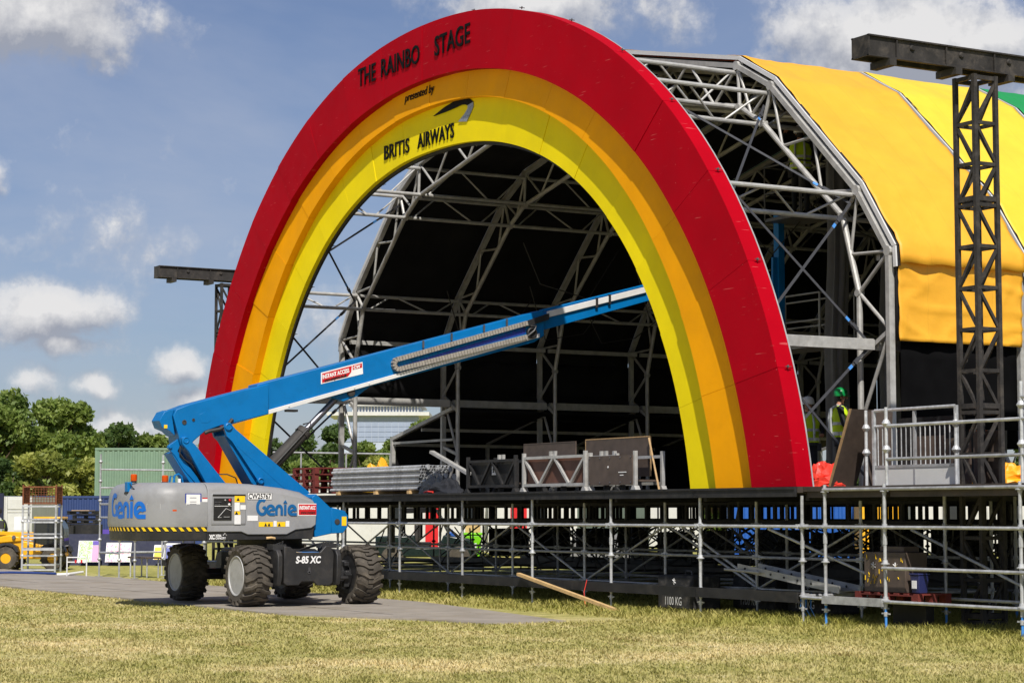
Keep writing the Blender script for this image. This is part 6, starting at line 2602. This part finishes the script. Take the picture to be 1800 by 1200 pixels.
jc = local('jerrycan', 'bright blue jerrycan hung beside the lime bin', 'jerrycan', site(at(793, 63.5), 63.5, .68), None, AZ)
m = MB()
m.prism([(-.16, 0), (.16, 0), (.16, .3), (.05, .4), (-.12, .4), (-.16, .34)], 'y', -.1, .1)
m.build('body', 'cont_bright', jc, bevel=.03)
m = MB()
m.path([(-.1, 0, .4), (-.08, 0, .46), (.04, 0, .46), (.06, 0, .4)], .02, 6)
m.build('handle', 'cont_bright', jc)
m = MB()
m.bx(-.3, .3, -.2, .2, 0, .675)
o = m.build('work_bench', 'ply_brown', None, bevel=.01, org=(0, 0, 0))
o.location = site(at(793, 63.5), 63.5)
o.rotation_euler.z = AZ
tag(o, 'low brown box under the bright blue jerrycan', 'box')
# handrail of a platform behind the far frame leg
hr = thing('back_handrail', 'pale handrail seen through the arch before the trees', 'handrail', (-50.6, 24.5, 2.0))
for y in (23.0, 24.3, 25.6):
    m = MB()
    m.tube((-50.6, y, 0), (-50.6, y, 3.22), .024, 8)
    m.build('post', 'galv', hr)
for z in (2.25, 2.62, 3.2):
    m = MB()
    m.tube((-50.6, 22.2, z), (-50.6, 25.6, z), .024, 8)
    m.build('rail', 'galv', hr)

# far office block
ob_ = local('office_block', 'white and glass office block far behind the trees', 'building', site(at(580, 430), 430), None, AZ)
k430 = 430 / FPX
def bz(py):
    return 1.6 + (903.4 - py) * k430
m = MB()
m.bx(1.5, 18.0, 0, 18, 0, bz(731))
m.build('wall', 'facade_hazed', ob_, smooth=0)
m = MB()
m.bx(-.6, 20.2, -1.2, 18, bz(730.9), bz(724.5))
m.build('roof_edge', 'cont_white', ob_, smooth=0)
m = MB()
m.bx(4.5, 18.2, .4, 18, bz(724.4), bz(714))
m.build('penthouse', 'facade_glass_hazed', ob_, smooth=0)
for k in range(22):
    m = MB()
    m.bx(4.5 + k * .63, 4.7 + k * .63, .1, .39, bz(724.3), bz(714.5))
    m.build('fin', 'cont_white', ob_, smooth=0)
m = MB()
m.bx(3.8, 19.0, -.6, 18, bz(713.9), bz(711.5))
m.build('roof', 'cont_white', ob_, smooth=0)
for r in range(5):
    z1 = bz(733 + r * 9)
    z0 = bz(733 + r * 9 + 7.9)
    for k in range(12):
        m = MB()
        m.bx(1.7 + k * 1.36, 1.7 + k * 1.36 + 1.28, -.1, -.01, z0, z1)
        m.build('window', 'facade_glass_hazed', ob_, smooth=0)


# ------------------------------------------------------------------ trees
def tree(label, px, d, base_w, h, lf, seed, n_leaf=5200, trunk_h=.3, grp_='trees beyond the field', leaf=.22, low=.12, name='broadleaf_tree', wide=1.0):
    rg = random.Random(seed)
    nr = np.random.default_rng(seed)
    o = local(name, label, 'tree', site(at(px, d), d), grp_, 0)
    r = base_w / 2
    t = MB()
    t.path([(0, 0, 0), (.1, .05, h * .15), (-.05, .1, h * .3), (.1, 0, h * .55)], .2, 8, rs=[h * .03, h * .025, h * .02, h * .008])
    blobs = []
    for k in range(30):
        a = rg.uniform(0, 6.28)
        zz = rg.uniform(low + .12, .9)
        rr = r * math.sqrt(max(.05, 1 - ((zz - .5) / .56) ** 2)) * rg.uniform(.35, .8)
        c = Vector((rr * math.cos(a), rr * math.sin(a), h * zz))
        blobs.append((c, rg.uniform(.18, .36) * r * (1.1 - .4 * zz)))
        b0 = Vector((.05, 0, h * rg.uniform(.16, .4)))
        t.path([b0, b0.lerp(c, .5) + Vector((0, 0, h * .03)), c], .1, 6, rs=[h * .011, h * .007, h * .003])
    t.build('trunk', 'bark', o)
    n_leaf = int(n_leaf * 1.8)
    leaf *= .78
    per = n_leaf // len(blobs)
    P = []
    for c, br_ in blobs:
        q = nr.normal(size=(per, 3))
        q /= np.linalg.norm(q, axis=1)[:, None]
        rad = br_ * (.45 + .65 * nr.random(per) ** .6)
        lump = np.array([1 + .35 * mnoise.noise(Vector(v) * 2.3 + Vector((seed, 0, 0))) for v in q])
        P.append(np.array(c) + q * (rad * lump)[:, None] * np.array([1, 1, .8]))
    P = np.concatenate(P)
    P = P[P[:, 2] > h * low]
    n = len(P)
    u = nr.normal(size=(n, 3)); u /= np.linalg.norm(u, axis=1)[:, None]
    v = nr.normal(size=(n, 3)); v -= (v * u).sum(1)[:, None] * u; v /= np.linalg.norm(v, axis=1)[:, None]
    s_ = leaf * (.6 + .8 * nr.random(n))[:, None]
    V = np.stack([P - u * s_, P + v * s_ * .55, P + u * s_, P - v * s_ * .55], 1).astype(np.float32)
    me = bpy.data.meshes.new('crown')
    me.vertices.add(n * 4)
    me.vertices.foreach_set('co', V.ravel())
    me.loops.add(n * 4)
    me.loops.foreach_set('vertex_index', np.arange(n * 4, dtype=np.int32))
    me.polygons.add(n)
    me.polygons.foreach_set('loop_start', np.arange(0, n * 4, 4, dtype=np.int32))
    me.update(calc_edges=True)
    me.materials.append(MATS[lf])
    put('crown', me, o)
    return o


tree('tallest broad green tree at the far left behind the containers', 70, 138, 9.2, 10.2, 'leaf_mid', 1, 12000, leaf=.24)
tree('mid green tree at the left edge beside the tallest tree', -25, 134, 7.5, 9.0, 'leaf_mid', 2, 8000)
tree('yellow green chestnut before the tallest tree, left of the green container', 100, 124, 5.6, 5.2, 'leaf_light', 3, 8500, low=.05, leaf=.26)
tree('dark bushy tree under the tallest tree at the left edge', 15, 127, 5.0, 5.0, 'leaf_dark', 21, 6500, low=.03)
tree('dark green tree just right of the tallest tree', 190, 145, 6.0, 8.4, 'leaf_dark', 4, 8000, low=.05)
tree('mid green tree rising between the dark tree and lift boom', 272, 148, 5.4, 7.6, 'leaf_mid', 5, 7000, low=.05)
tree('dark tree behind the green container, low and wide', 232, 152, 6.2, 7.2, 'leaf_dark', 6, 6000, low=.05)
tree('mid green tree just left of the arch foot', 335, 152, 6.0, 7.0, 'leaf_mid', 22, 6000, low=.05)
tree('dark green tree behind the lift cylinder', 505, 150, 6.0, 7.8, 'leaf_dark', 7, 8500, low=.04)
tree('dark green tree seen left of the far frame leg', 575, 152, 5.8, 8.4, 'leaf_dark', 8, 8500, low=.04)
tree('bright green tree in front of the office block', 652, 156, 5.4, 7.8, 'leaf_mid', 9, 8000, low=.04)
tree('yellow green bush beside the black annex wall', 676, 120, 3.8, 5.4, 'leaf_light', 10, 6200, low=.04)
tree('bright tree showing over the annex roof edge', 722, 165, 5.8, 9.4, 'leaf_mid', 11, 7000, low=.05)
tree('low hedge bush under the lift cylinder', 545, 118, 5.6, 4.6, 'leaf_mid', 12, 7200, low=.02)
tree('low hedge bush behind the far frame leg', 622, 119, 5.2, 4.7, 'leaf_mid', 13, 7200, low=.02)
tree('dark tree behind the rainbow arch foot', 415, 150, 6.4, 7.4, 'leaf_dark', 14, 6000, low=.05)
tree('bright green tree glimpsed between grey and blue boxes under the stage', 1255, 110, 4.5, 6.0, 'leaf_mid', 15, 4500, low=.02)
tree('bright green tree seen through the lattice tower', 1755, 105, 6.0, 6.8, 'leaf_mid', 16, 6500, low=.02)
tree('mid green tree right of the lattice tower', 1860, 108, 6.0, 7.0, 'leaf_mid', 17, 4500, low=.02)
tree('dark green tree left of the lattice tower beyond the stage', 1640, 112, 6.0, 6.5, 'leaf_dark', 18, 4000, low=.02)
tree('dark tree out past the left edge of the containers', -170, 140, 8.0, 9.0, 'leaf_dark', 19, 5000)

# the wooded rim of the park, one mass
nr = np.random.default_rng(77)
nL = 60000
az = (nr.random(nL) * 2 - 1) * .42
dd = 205 + 30 * nr.random(nL)
top = np.array([7.4 + 2.0 * mnoise.noise((a * 22, 1.3, 0)) + 1.3 * mnoise.noise((a * 70, 4.3, 0)) for a in az])
zz = top * nr.random(nL) ** .6
uu = np.tan(az) * dd
P = np.c_[uu * _s - dd * _c, uu * _c + dd * _s, zz]
u = nr.normal(size=(nL, 3)); u /= np.linalg.norm(u, axis=1)[:, None]
v = nr.normal(size=(nL, 3)); v -= (v * u).sum(1)[:, None] * u; v /= np.linalg.norm(v, axis=1)[:, None]
s_ = .55 * (.6 + .8 * nr.random(nL))[:, None]
V = np.stack([P - u * s_, P + v * s_ * .6, P + u * s_, P - v * s_ * .6], 1).astype(np.float32)
me = bpy.data.meshes.new('far_wood')
me.vertices.add(nL * 4); me.vertices.foreach_set('co', V.ravel())
me.loops.add(nL * 4); me.loops.foreach_set('vertex_index', np.arange(nL * 4, dtype=np.int32))
me.polygons.add(nL); me.polygons.foreach_set('loop_start', np.arange(0, nL * 4, 4, dtype=np.int32))
me.update(calc_edges=True)
me.materials.append(MATS['leaf_dark'])
tag(put('far_wood', me), 'distant dark wooded rim of the park', 'wood', kind='stuff')
